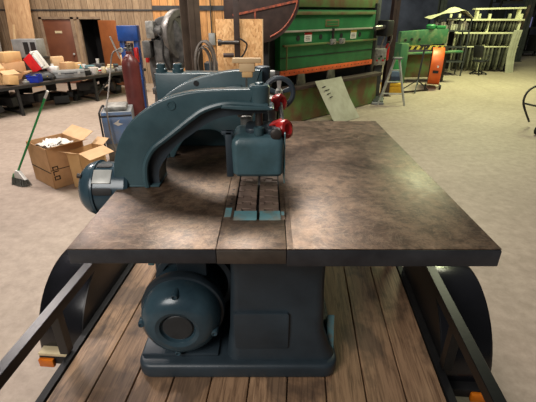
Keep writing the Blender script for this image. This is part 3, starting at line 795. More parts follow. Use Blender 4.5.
MB().lathe([(0,0),(.045,0),(.048,.02),(.045,.13),(.02,.17),(.018,.2),(0,.2)],(0,0,0)).build('bottle_body', M('teal_plastic',(40,140,140),(30,110,112),.4), t, I4)
MB().box((-.02,0,.215),(.09,.03,.03),bev=.006).build('trigger_head', WHITE, t, I4)
t = thing('bucket', 'white plastic tub with brown contents at the bench front right of the tool case', 'tub', bp(2.42,.18,.681), 0, local=True)
MB().lathe([(0,0),(.10,0),(.105,.01),(.125,.15),(.13,.152),(.13,.165),(.118,.165),(.10,.02),(0,.02)],(0,0,0),n=28).build('tub_body', WHITE, t, I4)
MB().lathe([(0,.12),(.112,.12),(.112,.13),(0,.14)],(0,0,0),n=20).build('tub_contents', CARD, t, I4)
t = thing('parts_packet', 'white packet with a red band lying above the white tub', 'packet', bp(2.75,.40,.681), ba-.5, local=True)
MB().ab(-.2,.2,-.1,.1,0,.09,bev=.01).build('packet_body', WHITE, t, I4)
MB().ab(-.17,.17,-.103,-.1005,.03,.07).build('red_band', REDPL, t, I4)
t = thing('paper_cup', 'small white cup standing on a stack behind the red banded packet', 'cup', bp(3.0,.80,.85), 0, local=True)
MB().lathe([(0,0),(.035,0),(.05,.13),(.045,.13),(.032,.01),(0,.01)],(0,0,0)).build('cup_body', WHITE, t, I4)
t = tag(MB().box((0,0,.085),(.3,.3,.168),bev=.01).build('parts_tray', GREYD, None, Matrix.Translation(bp(3.0,.80,.681))),'dark grey parts tray stack under the white cup','tray')
for i,(s,d,sz,mt,nm,lb) in enumerate((
  (2.9,.15,(.22,.16,.10),CAST,'metal_casting','pale metal casting at the bench front nearest the gas cylinder'),
  (3.3,.2,(.26,.2,.12),GREYP,'gear_housing','grey gear housing near the right end of the bench'),
  (3.15,.5,(.2,.16,.16),CREAM,'switch_box','cream switch box behind the pale casting'),
  (.62,.12,(.12,.10,.09),CAST,'pipe_fitting','pale pipe fitting between the tilted tan carton and blue bin'),
  (2.65,.75,(.4,.1,.06),WHITE,'plastic_channel','long white plastic channel lying behind the spray bottle'))):
    t = thing(nm, lb, nm.split('_')[-1], bp(s,d,.681), ba+random.uniform(-.6,.6), local=True)
    w_,d_,h_ = sz
    MB().ab(-w_/2,w_/2,-d_/2,d_/2,0,h_*.6,bev=.01).build('lower_body', mt, t, I4)
    MB().lathe([(0,0),(d_*.4,0),(d_*.4,h_*.3),(d_*.28,h_*.38),(0,h_*.38)],(0,0,h_*.6)).build('top_boss', mt, t, I4)
carton('pale wooden-looking tall carton at the right end of the bench', 3.75,.45,.68,.34,.3,.36,PALEW,-.8)

t = thing('crate','dark grey crate under the electrical cabinet, on the bench behind the cooler','crate',(-5.95,10.42,.681),0,local=True)
MB().ab(-.33,.33,-.22,.22,0,.44,bev=.01).build('crate_body', GREYD, t, I4)
MB().ab(-.34,.34,-.23,.23,.40,.455,bev=.006).build('crate_rim', BLACKM, t, I4)
carton('low brown carton under the red cooler', 1.14,.86,.68,.34,.30,.17,CARD,.2)
carton('upright pale carton between the electrical cabinet and the jug', 1.98,1.1,.68,.35,.3,.42,CARDIN,-.4)
pal = [GREYP,CAST,CREAM,GREYD,CARD2,STEEL,BLACKM,WHITE,BROWNM,TEALW]
kinds = [('angle_grinder','grinder'),('power_supply','power supply'),('parts_box','box'),('battery_charger','charger'),('tin_can','can')]
spots = [(1.45,.45,'behind the yellow drill'),(1.85,.5,'directly behind the tool case'),(2.2,.2,'at the right end of the tool case'),(2.55,.5,'behind the white tub'),(2.7,.15,'right beside the white tub'),(3.05,.2,'in front of the switch box'),(3.35,.5,'beyond the grey gear housing'),(3.55,.15,'at the front edge near the tall pale carton'),(3.5,.8,'at the far right rear of the bench'),(2.75,1.1,'at the rear of the bench before the dark doorway')]
cn = ['grey','pale','cream','dark grey','tan','steel','black','white','brown','green-grey']
for i,(s_,d_,where) in enumerate(spots):
    nm, ct = kinds[i%5]; mt = pal[(i*3)%10]; col = cn[(i*3)%10]
    t = thing(nm, f'small {col} {ct} {where}', ct, bp(s_,d_,.681), ba+i*.7, local=True)
    k = i%5
    if k == 0:
        MB().lathe([(0,0),(.03,0),(.035,.02),(.03,.2),(.022,.22),(0,.22)],(-.1,0,.05),(1,0,0),14).build('grinder_body', mt, t, I4)
        MB().cyl((.1,0,.02),(.1,0,.04),.06,n=20).build('grinding_disc', STEELD, t, I4)
    elif k == 4:
        MB().lathe([(0,0),(.055,0),(.058,.005),(.058,.15),(.055,.155),(0,.15)],(0,0,0),n=20).build('can_body', mt, t, I4)
        MB().lathe([(0,.155),(.045,.155),(.045,.165),(0,.165)],(0,0,0),n=20).build('can_lid', ALU, t, I4)
    else:
        w_,dd,h_ = .16+.03*k,.12+.02*(i%3),.10+.03*(i%4)
        MB().ab(-w_/2,w_/2,-dd/2,dd/2,0,h_,bev=.008).build('case_body', mt, t, I4)
        MB().ab(-w_/2-.004,w_/2+.004,-dd/2-.004,dd/2+.004,h_*.8,h_*.88,bev=.002).build('case_rim', pal[(i*3+1)%10], t, I4)
# dark scrap under bench
t = MB()
for i in range(46):
    q = bp(random.uniform(-.9,3.6), random.uniform(.45,1.15), random.uniform(.08,.42))
    t.box(q,(random.uniform(.2,.6),random.uniform(.1,.3),random.uniform(.1,.24)),(random.uniform(-.3,.3),0,random.uniform(0,3)),.01)
tag(t.build('scrap_metal', BLACKM), 'heap of dark scrap metal under the workbench', 'scrap', kind='stuff')
# boards leaning at the left wall
def leaning(name, label, cat, x, y, w, h, th, mat, lean=.12, roll=0, group=None):
    o = MB().box((0,0,h/2),(w,th,h),bev=.003).build(name, mat, None, Matrix.Translation((x,y,.0))@Matrix.Rotation(-lean,4,'X')@Matrix.Rotation(roll,4,'Y'))
    return tag(o, label, cat, group)
leaning('plywood_sheet','tall plywood sheet leaning against the wall left of the door','plywood',-7.55,12.75,.75,2.9,.02,PLY,.16)
for i in range(5):
    leaning('lumber_board', ['widest','second','middle','fourth','rightmost'][i]+' weathered grey board leaning beside the plywood, counted from the left','board',-8.95+.16*i,12.72,.13,2.3+.1*(i%3),.025,GRBOARD,.16,.0,'grey boards at the left wall')
leaning('lumber_strip','thin pale strip of lumber leaning on the plywood sheet','board',-7.70,12.35,.05,1.85,.03,PALEW,.12,.12)
leaning('maroon_panel','maroon panel standing at the far left edge behind the cartons','panel',-9.3,12.2,.6,1.7,.03,MAROONB,.1)

# ------------------------------------------------------------------ blue frame press, punch press, column
t = thing('hydraulic_press', 'blue steel frame shop press behind the gas cylinder', 'press', (-2.66,8.1,0), .05, local=True)
for x in (-.13,.13): MB().ab(x-.045,x+.045,-.08,.08,0,1.70,bev=.006).build('upright', BLUEM, t, I4)
MB().ab(-.19,.19,-.11,.11,1.66,1.93,bev=.008).build('top_beam', BLUEM, t, I4)
MB().ab(-.18,.18,-.09,.09,.85,.98,bev=.006).build('bed_beam', BLUEM, t, I4)
MB().ab(-.21,-.13,-.30,.30,0,.05).ab(.13,.21,-.3,.3,0,.05).ab(-.21,.21,-.04,.04,0,.05).build('foot', BLUEM, t, I4)
MB().cyl((0,0,1.30),(0,0,1.62),.05,n=20).cyl((0,0,1.18),(0,0,1.32),.025,n=14).build('ram', STEEL, t, I4)
MB().ab(.10,.17,-.2,-.1,1.28,1.55,bev=.01).build('red_pump', REDP, t, I4)
MB().bar((-.2,-.12,1.35),(-.3,-.2,1.75),.025,.025).build('pump_lever', ALU, t, I4)
fe = thing('fire_extinguisher', 'red fire extinguisher hanging right of the blue press frame', 'fire extinguisher', (-2.28,7.95,1.25), 0, local=True)
MB().lathe([(0,0),(.05,0),(.055,.015),(.055,.28),(.03,.33),(.02,.35),(0,.35)],(0,0,0),n=20).build('bottle', REDP, fe, I4)
MB().box((.01,0,.37),(.09,.03,.03),bev=.005).build('valve_handle', BLACKM, fe, I4)
MB().tube(cr([(.03,0,.36),(.08,0,.28),(.07,0,.1)],5),.009,8).build('discharge_hose', RUBBER, fe, I4)
fe.location = (-2.315,8.0,1.28)

t = thing('punch_press', 'old grimy mechanical punch press with big flywheel behind the saw', 'punch press', (-1.86,7.7,0), 0, local=True)
b = MB(); b.prism(cr([(-.30,0),(-.34,.4),(-.30,.8),(-.33,1.3),(-.26,1.7),(-.18,2.0),(.05,2.1),(.25,2.0),(.33,1.7),(.30,1.3),(.14,1.05),(.12,.85),(.32,.75),(.36,.4),(.34,0)],4), -.12,.30,'xz',bev=.02); b.build('c_frame', GRIMY, t, I4)
MB().lathe([(0,-.07),(.08,-.08),(.10,-.04),(.30,-.035),(.32,-.07),(.42,-.07),(.43,-.05),(.43,.05),(.42,.07),(.32,.07),(.30,.03),(0,.04)],(.24,.05,1.78),(1,-.55,0),44).build('flywheel', M('worn_grey_flywheel',(150,146,140),(96,92,88),.4,.5,5,.3), t, I4)
MB().ab(-.16,.10,-.30,-.10,1.20,1.72,bev=.02).build('ram_slide', GRIMY, t, I4)
MB().cyl((-.03,-.2,1.0),(-.03,-.2,1.22),.05,n=16).build('punch_tool', CAST, t, I4)
MB().ab(-.25,.32,-.42,.05,.80,.92,bev=.02).build('bolster', GRIMY, t, I4)
MB().ab(-.26,-.12,-.34,-.12,1.74,2.02,bev=.02).build('clutch_box', CAST, t, I4)
MB().cyl((-.22,-.25,1.86),(.0,-.25,1.86),.09,n=20,bev=.01).build('crank_end', GRIMY, t, I4)
MB().tube(cr([(-.12,-.3,1.9),(.02,-.36,1.7),(.0,-.34,1.45),(.08,-.32,1.2)],6),.015,8).build('air_hose', BLACKM, t, I4)
MB().ab(-.38,.40,-.45,.35,0,.06,bev=.01).build('foot_plate', GRIMY, t, I4)
MB().ab(.12,.30,-.34,-.1,.93,1.10,bev=.02).build('die_block', CAST, t, I4)
MB().ab(-.36,-.22,-.32,-.05,1.42,1.70,bev=.01).build('control_box', GRIMY, t, I4)

def ibeam(name, label, x, y, w, d, rz, mat, h=4.6, parts=True):
    t = thing(name, label, 'column', (x,y,0), rz, local=True)
    MB().ab(-w/2,w/2,-d/2,-d/2+.016,.02,h).ab(-w/2,w/2,d/2-.016,d/2,.02,h).ab(-.006,.006,-d/2,d/2,.02,h).build('i_beam', mat, t, I4)
    MB().ab(-w/2-.05,w/2+.05,-d/2-.05,d/2+.05,0,.02).build('base_plate', mat, t, I4)
    return t
ibeam('steel_column','brown steel I-beam column behind the saw, left of the pale boards',-1.19,6.6,.20,.24,.75,COLMAT)
b = MB()
for k in range(9):
    r0 = .24+random.uniform(-.05,.05); ph = random.uniform(-.2,.2); cx = -.98+random.uniform(-.03,.03)
    b.tube([(cx+r0*.55*math.cos(2*PI*j/24+ph), 6.42+.02*k-.1+.02*math.sin(j), 1.40+r0*1.35*math.sin(2*PI*j/24+ph)+random.uniform(-.004,.004)) for j in range(24)], .011, 6, closed=True)
tag(b.build('coiled_hose', HOSE),'large coil of grey air hose hanging right of the brown column','hose coil')
t = thing('hose_hanger', 'grey green cabinet panel standing behind the hose coil','cabinet',(-.88,6.9,0),0,local=True)
MB().ab(-.18,.2,-.1,.2,0,1.40,bev=.01).build('cabinet_body', TEALD, t, I4)
MB().ab(-.16,.18,-.106,-.1,.1,1.35,bev=.002).build('cabinet_door', TEALD, t, I4)
# straight ladder against pine wall
t = thing('extension_ladder','aluminium ladder leaning on the pale pine boards behind the brown column','ladder',(-2.35,13.15,0),0,local=True)
Rl = Matrix.Rotation(-.08,4,'X')@Matrix.Rotation(-.05,4,'Y')
for x in (-.18,.18): MB().ab(x-.02,x+.02,-.03,.03,0,2.15).build('side_rail', ALU, t, Rl)
for z in [.25+.28*k for k in range(7)]: MB().cyl((-.18,0,z),(.18,0,z),.016,n=10).build('rung', ALU, t, Rl)
t = thing('conduit_box','grey electrical box with vertical conduit on the pine wall','electrical box',(-1.78,13.44,1.2),0,local=True)
MB().ab(-.1,.1,-.06,.05,0,.36,bev=.008).build('box_body', GREYP, t, I4)
MB().cyl((0,0,.36),(0,0,1.5),.02,n=12).build('conduit', GREYD, t, I4)

# OSB board with clamp
t = thing('osb_board','upright sheet of yellow strand board with a clamp on its face behind the saw','board',(-.42,6.1,0),0,local=True)
MB().ab(-.325,.335,-.01,.01,0,2.07,bev=.001).build('panel', OSB, t, I4)
MB().ab(.335,.35,-.02,.02,0,2.07).build('edge_batten', PALEW, t, I4)
t = thing('bar_clamp','dark steel bar clamp hanging on the strand board','clamp',(-.44,6.0,1.55),0,local=True)
MB().ab(-.04,.04,-.03,.0,.0,.85,bev=.003).build('clamp_bar', BROWNM, t, I4)
MB().cyl((-.24,-.04,.22),(.03,-.04,.22),.028,n=14).cyl((-.27,-.04,.22),(-.22,-.04,.22),.045,n=14).build('screw_jaw', STEELD, t, I4)
MB().cyl((-.2,-.04,.05),(-.05,-.04,.05),.03,n=14).build('lower_jaw', BROWNM, t, I4)
MB().tube(cr([(.03,-.05,.28),(.14,-.05,.20),(.10,-.05,.08),(.05,-.05,.02)],5),.012,8).build('clamp_lever', BLACKM, t, I4)
# wooden sensor bracket on the rear column of the saw
t = thing('wooden_bracket','pale wooden block bracket clamped on a thin rod above the saw arm','bracket',(-.098,1.92,1.872),0,local=True)
MB().ab(-.068,.066,-.02,.02,.075,.096,bev=.003).build('cross_bar', PALEW, t, I4)
MB().ab(-.036,.036,-.024,.024,.036,.074,bev=.004).build('block', PALEW, t, I4)
MB().ab(-.024,.026,-.028,.02,.012,.036,bev=.004).build('lower_block', CARD2, t, I4)
MB().cyl((-.004,-.02,-.06),(-.004,-.02,.015),.005,n=10).build('rod', STEEL, t, I4)
MB().box((-.004,-.05,-.058),(.03,.10,.008)).build('rod_foot', STEELD, t, I4)

# ------------------------------------------------------------------ press brake
ang = math.atan2(.685,.729)
pb = thing('press_brake','large green hydraulic press brake with orange die rail behind the saw','press brake',(.24,8.1,0),ang,local=True)
MB().prism([(0,1.10),(3.2,1.10),(3.2,2.20),(.0,2.20)],0.0,.16,'xz',bev=.01).build('ram_beam', GREENP, pb, I4)
MB().ab(-.05,3.1,-.05,-.002,2.11,2.17,bev=.006).build('top_ledge', GREEND, pb, I4)
MB().ab(-.1,3.3,-.045,-.002,1.80,1.835,bev=.004).build('upper_rail', SHEETM, pb, I4)
MB().ab(.05,3.25,-.07,-.002,1.545,1.58,bev=.004).build('middle_rail', GREEND, pb, I4)
MB().ab(.0,3.25,-.012,-.002,1.33,1.345).build('lower_seam', BLACKM, pb, I4)
MB().ab(-.02,3.2,-.03,.0,.99,1.10,bev=.004).build('orange_die_rail', ORANGE, pb, I4)
b = MB()
for k in range(22): b.cyl((.1+k*.14,-.034,1.045),(.1+k*.14,-.03,1.045),.012,n=8)
b.build('rail_holes', BLACKM, pb, I4)
for x in (.49,1.19,1.90,2.60):
    MB().cyl((x,-.012,1.69),(x,-.002,1.69),.05,n=20).build('port_hole', BLACKM, pb, I4)
for x,mt in ((.80,LABELW),(2.36,LABELY)):
    lb = MB().ab(x-.12,x+.10,-.010,-.002,1.61,1.78).build('warning_label', LABELW, pb, I4)
    MB().ab(x-.12,x+.10,-.013,-.011,1.745,1.785).build('label_header', REDP if mt is LABELW else LABELY, lb, I4)
    b = MB()
    for k in range(3): b.ab(x-.09,x+.05,-.0125,-.0105,1.64+k*.03,1.65+k*.03)
    b.build('label_text', GREYD, lb, I4)
np_ = MB().ab(1.32,1.78,-.014,-.002,1.88,2.02,bev=.004).build('maker_plate', GREEND, pb, I4)
b = MB()
for k in range(2): b.ab(1.36,1.74,-.018,-.014,1.905+k*.05,1.935+k*.05)
b.build('plate_lettering', GREENP, np_, I4)
for x in (1.52,1.84):
    cl = MB().ab(x-.07,x+.07,-.12,-.04,1.53,1.64,bev=.012).build('stop_clamp', CAST, pb, I4)
    MB().tube(cr([(x,-.12,1.57),(x-.1,-.14,1.53),(x-.25,-.12,1.56)],4),.008,6).build('clamp_wire', BLACKM, cl, I4)
MB().ab(1.52,1.56,-.08,-.03,1.62,1.85,bev=.006).build('guide_post', STEELD, pb, I4)
MB().tube([(.13,-.05,1.58),(.13,-.05,1.10)],.015,8).build('vertical_pipe', GREEND, pb, I4)
MB().ab(-.1,3.45,-.22,.02,.72,.79,bev=.006).build('bed_top', BROWNM, pb, I4)
MB().prism([(.0,.02),(3.45,.02),(3.40,.72),(.0,.72)],-.10,.04,'xz').build('bed_apron', GREEND, pb, I4)
MB().ab(-.1,3.5,.2,.55,0,.95).build('dark_bed_core', BLACKM, pb, I4)
for x in (-.35,3.35):
    MB().ab(x-.06,x+.06,.05,1.1,0,2.35,bev=.01).build('side_frame', BROWNM if x<0 else BLACKM, pb, I4)
MB().ab(-.3,3.4,.10,.5,2.25,2.65,bev=.01).build('crown_beam', GREEND, pb, I4)
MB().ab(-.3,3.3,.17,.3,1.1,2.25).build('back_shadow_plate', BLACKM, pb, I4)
MB().cyl((3.05,-.1,1.82),(3.65,-.1,1.84),.05,n=16).build('gauge_bar', STEEL, pb, I4)
gbx = MB().ab(3.45,3.75,-.2,.1,1.62,1.98,bev=.03).build('drive_head', BLACKM, pb, I4)
for x in (.55,1.55): MB().prism([(-.14,.79),(.14,.79),(.10,1.0),(-.10,1.0)],-.08,-.04,'xz',bev=.004,T=Matrix.Translation((x,0,0))).build('lower_die', DIEM, pb, I4)
# curved guard plate at the left end
t = thing('flywheel_guard','dark brown quarter-round guard plate with orange rim above the strand board','machine guard',(0,7.35,0),0,local=True)
arc = [(.52,2.60)]+cr([(.53,2.32),(.51,2.18),(.44,2.04),(.34,1.90),(.22,1.79),(.05,1.70),(-.12,1.67)],5)+[(-.20,1.67),(-.20,2.05),(-.75,2.05),(-.75,2.60)]
MB().prism(arc,0,.10,'xz',bev=.006).build('guard_plate', BROWNM, t, I4)
MB().tube([(x-.035,-.006,z+.03) for x,z in cr([(.52,2.28),(.50,2.18),(.43,2.04),(.33,1.91),(.22,1.82),(.07,1.74)],5)],.014,6).build('orange_rim', BRORANGE, t, I4)
MB().bar((-.60,-.008,2.11),(.50,-.008,2.33),.02,.035).build('orange_stripe', BRORANGE, t, I4)
MB().ab(-.235,-.205,-.02,.0,1.68,2.18).build('orange_edge', BRORANGE, t, I4)
MB().ab(-.20,.02,.15,.4,0,1.70,bev=.02).build('support_leg', BLACKM, t, I4)
# leaning metal sheet
Cs = [Vector((.86,8.60,.86)),Vector((1.62,9.32,.86))]
o = MB()
def bpt(s, n_, z):   # local brake frame to world
    return Vector((.24+s*math.cos(ang)+n_*math.sin(ang), 8.1+s*math.sin(ang)-n_*math.cos(ang), z))
o.sheet([[bpt(.78,.25,.85),bpt(1.25,.25,.85),bpt(1.68,.25,.86)],[bpt(.86,.48,.43),bpt(1.30,.48,.43),bpt(1.74,.48,.43)],[bpt(.93,.75,.005),bpt(1.38,.75,.005),bpt(1.82,.75,.005)]],.006)
sh = tag(o.build('metal_sheet', SHEETM),'pale grey rectangular sheet leaning on the green press brake','sheet')
b = MB()
for k,(s,z,l) in enumerate(((.93,.72,.12),(.97,.65,.16),(1.0,.58,.12),(1.05,.51,.10))):
    n_ = .25+(.85-z)/.845*.5
    b.bar(bpt(s,n_+.012,z),bpt(s+l,n_+.012,z+.015),.006,.018)
MBo = b.build('marker_scribble', GREYD, sh, None)
MBo.data.transform(Matrix.Translation(-Vector((0,0,0))))

# right column
ibeam('steel_column','tall brown steel column standing behind the step ladder',3.34,11.4,.16,.22,.1,BROWNM)
b = MB()
for i,(dx,dy) in enumerate(((.17,0),(-.17,0))): pass
t = thing('control_pedestal','cluttered grey pneumatic control pedestal at the right end of the press brake','pedestal',(2.90,10.95,0),.3,local=True)
MB().ab(-.12,.12,-.1,.1,.05,.9,bev=.01).build('post', GREYD, t, I4)
MB().ab(-.22,.22,-.2,.2,0,.05).build('foot_plate', BLACKM, t, I4)
MB().ab(-.2,.16,-.16,.12,.9,1.30,bev=.02).build('control_box', CAST, t, I4)
for i in range(5): MB().cyl((-.12+.06*i,-.19,1.02+.05*(i%3)),(-.12+.06*i,-.16,1.02+.05*(i%3)),.022,n=12).build('push_button', (REDP,GREENP,BLACKM)[i%3], t, I4)
MB().tube(cr([(-.1,-.1,.3),(-.28,-.15,.6),(-.2,-.15,.95)],6),.018,8).build('hose', BLACKM, t, I4)
MB().tube(cr([(.15,-.1,1.2),(.30,-.1,1.55),(.22,0,1.75),(.05,.0,1.3)],6),.018,8).build('cable', HOSE, t, I4)
MB().ab(-.32,-.14,-.28,-.12,.35,.62,bev=.03).build('filter_bowl', CAST, t, I4)
t = thing('floor_pedal','grey two-step foot pedal box at the base of the press brake','foot pedal',(2.88,10.35,0),-.2,local=True)
MB().ab(-.16,.14,-.2,.2,0,.06,bev=.01).build('pedal_base', GREYP, t, I4)
MB().box((0,0,.11),(.26,.3,.03),(.3,0,0),.006).build('pedal', GREYD, t, I4)
t = thing('fire_extinguisher','slim red fire extinguisher strapped in front of the right column','fire extinguisher',(3.16,11.05,1.0),0,local=True)
MB().lathe([(0,0),(.05,0),(.055,.02),(.055,.34),(.03,.4),(.02,.42),(0,.42)],(0,0,0),n=18).build('bottle', REDP, t, I4)
MB().box((.0,0,.44),(.1,.03,.04),bev=.006).build('valve_handle', BLACKM, t, I4)
# step ladder
t = thing('step_ladder','small aluminium step ladder standing open by the press brake','ladder',(3.20,10.35,0),-.05,local=True)
def rail(x0,y0,x1,y1,nm,z1=1.12): return MB().bar((x0,y0,0),(x1,y1,z1),.04,.022).build(nm, ALU, t, I4)
rail(-.36,-.22,-.02,0,'front_rail'); rail(.30,-.30,.10,0,'front_rail'); rail(-.16,.34,.0,.05,'rear_rail',1.08); rail(.42,.26,.10,.05,'rear_rail',1.08)
MB().ab(-.06,.16,-.08,.10,1.10,1.14,bev=.006).build('top_cap', GREYP, t, I4)
for z in (.28,.56,.84):
    k = 1-z/1.12
    MB().ab(-.02-.34*k,.10+.2*k,-.24*k-.03,-.24*k+.04,z-.012,z+.012).build('step', ALU, t, I4)
t = thing('yellow_toolbox','yellow plastic toolbox on the floor behind the step ladder','toolbox',(3.62,11.75,0),.1,local=True)
MB().ab(-.28,.28,-.16,.16,0,.22,bev=.02).build('box_body', YELLOW, t, I4)
MB().ab(-.29,.29,-.17,.17,.22,.30,bev=.02).build('lid', YELLOW, t, I4)
MB().tube(cr([(-.1,0,.3),(-.09,0,.36),(.09,0,.36),(.1,0,.3)],4),.012,8).build('handle', BLACKM, t, I4)
bg = tag(loft([(-.2,.2,-.14,.14,.05,.0),(-.25,.25,-.16,.16,.07,.12),(-.14,.18,-.1,.1,.05,.24)]).build('denim_bag', M('denim_blue',(70,84,110),(48,60,84),.9), None, Matrix.Translation((3.60,11.75,.38))),'dark blue cloth bag resting on the yellow toolbox','bag')
t = thing('tripod_stand','dark pipe roller stand with splayed feet in front of the green shear','stand',(4.45,12.0,0),.2,local=True)
MB().cyl((0,0,.2),(.06,0,1.28),.025,n=12).build('pole', GREYD, t, I4)
for a in (.1,2.2,4.1): MB().bar((0,0,.34),(.42*math.cos(a),.42*math.sin(a),.03),.03,.03).build('leg', GREYD, t, I4)
MB().bar((-.55,-.15,.03),(.45,.1,.03),.05,.04).build('foot_bar', BROWNM, t, I4)
MB().ab(-.08,.2,-.03,.03,1.27,1.32).build('head_bar', GREYD, t, I4)

# ------------------------------------------------------------------ shear
t = thing('shearing_machine','green metal shear with striped hold-down bar behind the orange drum fan','shear',(4.33,13.75,0),.10,local=True); t.scale = (1.06,1,1)
MB().prism([(0,1.13),(1.50,1.22),(1.50,1.66),(1.1,1.67),(0,1.58)],0,.25,'xz',bev=.02).build('upper_beam', GREENS, t, I4)
b = MB()
for k in range(7): b.prism([(.05+k*.19,1.05),(.13+k*.19,1.05),(.19+k*.19,1.15),(.11+k*.19,1.15)],-.06,-.03,'xz')
b.build('striped_hold_down', BLACKM, t, I4)
MB().ab(0,1.5,-.028,.0,1.04,1.16).build('hold_down_bar', LABELY, t, I4)
MB().box((.95,-.12,.95),(2.0,.34,.06),(0,-.03,0),.01).build('table', GREENS, t, I4)
MB().ab(.0,1.5,.0,.3,.15,.9,bev=.01).build('lower_body', GREEND, t, I4)
MB().ab(-.06,.18,-.3,.4,0,1.25,bev=.01).build('left_frame', GREENS, t, I4)
MB().ab(1.42,1.56,-.1,.4,0,1.15,bev=.01).build('right_frame', BLACKM, t, I4)
MB().ab(-.3,-.02,-.4,-.1,.0,.75,bev=.01).build('control_cabinet', GREENP, t, I4)
MB().lathe([(0,0),(.12,0),(.14,.02),(.14,.1),(.1,.14),(0,.14)],(.95,.1,1.66)).ab(1.1,1.4,.0,.2,1.66,1.76,bev=.02).build('motor_housing', GREENP, t, I4)
for x,z in ((.15,1.33),(.35,1.36),(.6,1.35)): MB().cyl((x,-.03,z),(x,0,z),.04,n=14).build('gauge', BLACKM, t, I4)
# drum fan, seen edge-on
t = thing('drum_fan','tall orange drum fan seen edge-on with small wheels on the concrete','fan',(5.22,12.75,0),-.35,local=True)
R_,W_ = .54,.34
prof = [(R_-.02,-W_/2),(R_,-W_/2),(R_+.012,-W_/2+.01),(R_,-W_/2+.03),(R_,W_/2-.03),(R_+.012,W_/2-.01),(R_,W_/2),(R_-.02,W_/2)]
MB().lathe(prof+[prof[0]],(0,0,.64),(1,0,0),48).build('drum', FANO, t, I4)
for sx in (-1,1):
    g = MB()
    for r in (.1,.2,.3,.4,.5): g.tube([(sx*W_/2,r*math.cos(2*PI*k/32),.64+r*math.sin(2*PI*k/32)) for k in range(32)],.005,5,closed=True)
    for k in range(8): g.tube([(sx*W_/2,0,.64),(sx*W_/2,.52*math.cos(PI*k/4),.64+.52*math.sin(PI*k/4))],.005,5)
    g.build('grille', BLACKM, t, I4)
MB().lathe([(0,-.1),(.12,-.1),(.12,.1),(0,.1)],(0,0,.64),(1,0,0),20).build('fan_motor', BLACKM, t, I4)
for k in range(4):
    MB().box((0,0,.25),(.05,.16,.42),(0,0,.5),.005).build('blade', GREYP, t, Matrix.Translation((0,0,.64))@Matrix.Rotation(k*PI/2,4,'X'))
for sx in (-1,1):
    MB().bar((sx*.2,-.3,.08),(sx*.2,.3,.08),.03,.03).build('stand_rail', BLACKM, t, I4)
    MB().cyl((sx*.19,-.34,.07),(sx*.24,-.34,.07),.07,n=18).build('wheel', RUBBER, t, I4)
MB().ab(-.08,.08,-.565,-.552,.50,.58).build('black_label', BLACKM, t, Matrix.Identity(4))
b = MB().ab(.02,.07,-.558,-.55,.66,.72); b.build('white_sticker', WHITE, t, I4)

# ------------------------------------------------------------------ die rack
RX, RY = 7.28, 16.4
t = thing('tooling_rack','tall pale rack with rows of hanging steel press tooling at the back right','rack',(RX,RY,0),0,local=True)
for x in (0,1.15,2.35):
    MB().ab(x-.04,x+.04,-.03,.05,0,2.1).build('upright', RACKM, t, I4)
    MB().ab(x-.04,x+.04,.75,.83,0,2.1).build('upright', RACKM, t, I4)
MB().ab(-.1,2.45,-.12,.85,1.86,1.92,bev=.005).build('top_shelf', RACKM, t, I4)
MB().ab(-.1,2.45,-.14,-.02,1.40,1.46,bev=.005).build('hanging_rail', RACKM, t, I4)
MB().ab(-.1,2.45,-.14,-.02,.92,.96,bev=.005).build('hanging_rail', RACKM, t, I4)
MB().box((1.55,.2,2.28),(1.9,.3,.06),(0,-.02,0),.005).ab(.7,.76,.1,.3,1.92,2.27).ab(2.3,2.36,.1,.3,1.92,2.27).build('upper_beam', RACKM, t, I4)
MB().prism([(2.35,0),(2.45,.0),(2.80,2.4),(2.72,2.4)],.3,.36,'xz').build('brown_brace', BROWNM, t, I4)
MB().ab(-.1,2.45,.84,.9,0,1.86).build('back_panel', DARKIN, t, I4)
# hanging tools
def die_proto(L, wd, mt, group, label):
    o = MB().prism([(-wd/2,0),(wd/2,0),(wd*.5,-L*.55),(wd*.18,-L*.8),(0,-L),(-wd*.25,-L*.8),(-wd/2,-L*.5)],-.15,.12,'xz',bev=.004).build('press_die', mt, None, origin=(0,0,0))
    return tag(o, label, 'press tool', group)
rows = [
 (1.86,.36,.05,.105,21,'tools hanging from the rack top shelf','short steel press tool hanging in the top row of the pale rack'),
 (1.40,.42,.05,.12,19,'tools in the middle row of the rack','curved steel press tool hanging in the middle row of the pale rack'),
 (.92,.84,.06,.14,16,'long tools in the bottom row of the rack','long steel press tool hanging in the bottom row of the pale rack')]
for z,L,wd,pitch,cnt,g,lb in rows:
    protos = [die_proto(L,wd,DIEM,g,lb), die_proto(L*.9,wd*1.1,DIEDK,g,lb)]
    used = [False,False]
    for k in range(cnt):
        q = k%2 if random.random()<.7 else 0
        o = protos[q] if not used[q] else protos[q].copy()
        if used[q]: COL.objects.link(o)
        used[q] = True
        x = .03+k*(2.3/cnt)
        o.location = (RX+x,RY-.02 if z<1.8 else RY+.1,z-.002)
        o.rotation_euler = (0,random.uniform(-.06,.06),0)
for i in range(3):
    x = 9.42+.12*i
    o = MB().sheet([[(x+.10*math.sin(2.6*k/8)*-1+.10*k/8-.15+.02, 16.05+.05*i, 1.55-1.55*k/8),(x+.10*math.sin(2.6*k/8)*-1+.10*k/8, 16.05+.05*i, 1.55-1.55*k/8)] for k in range(9)],.02).build('curved_strip', SHEETM)
    tag(o,['left','middle','right'][i]+' curved pale metal strip standing at the right end of the rack','metal strip','curved strips at the rack end')
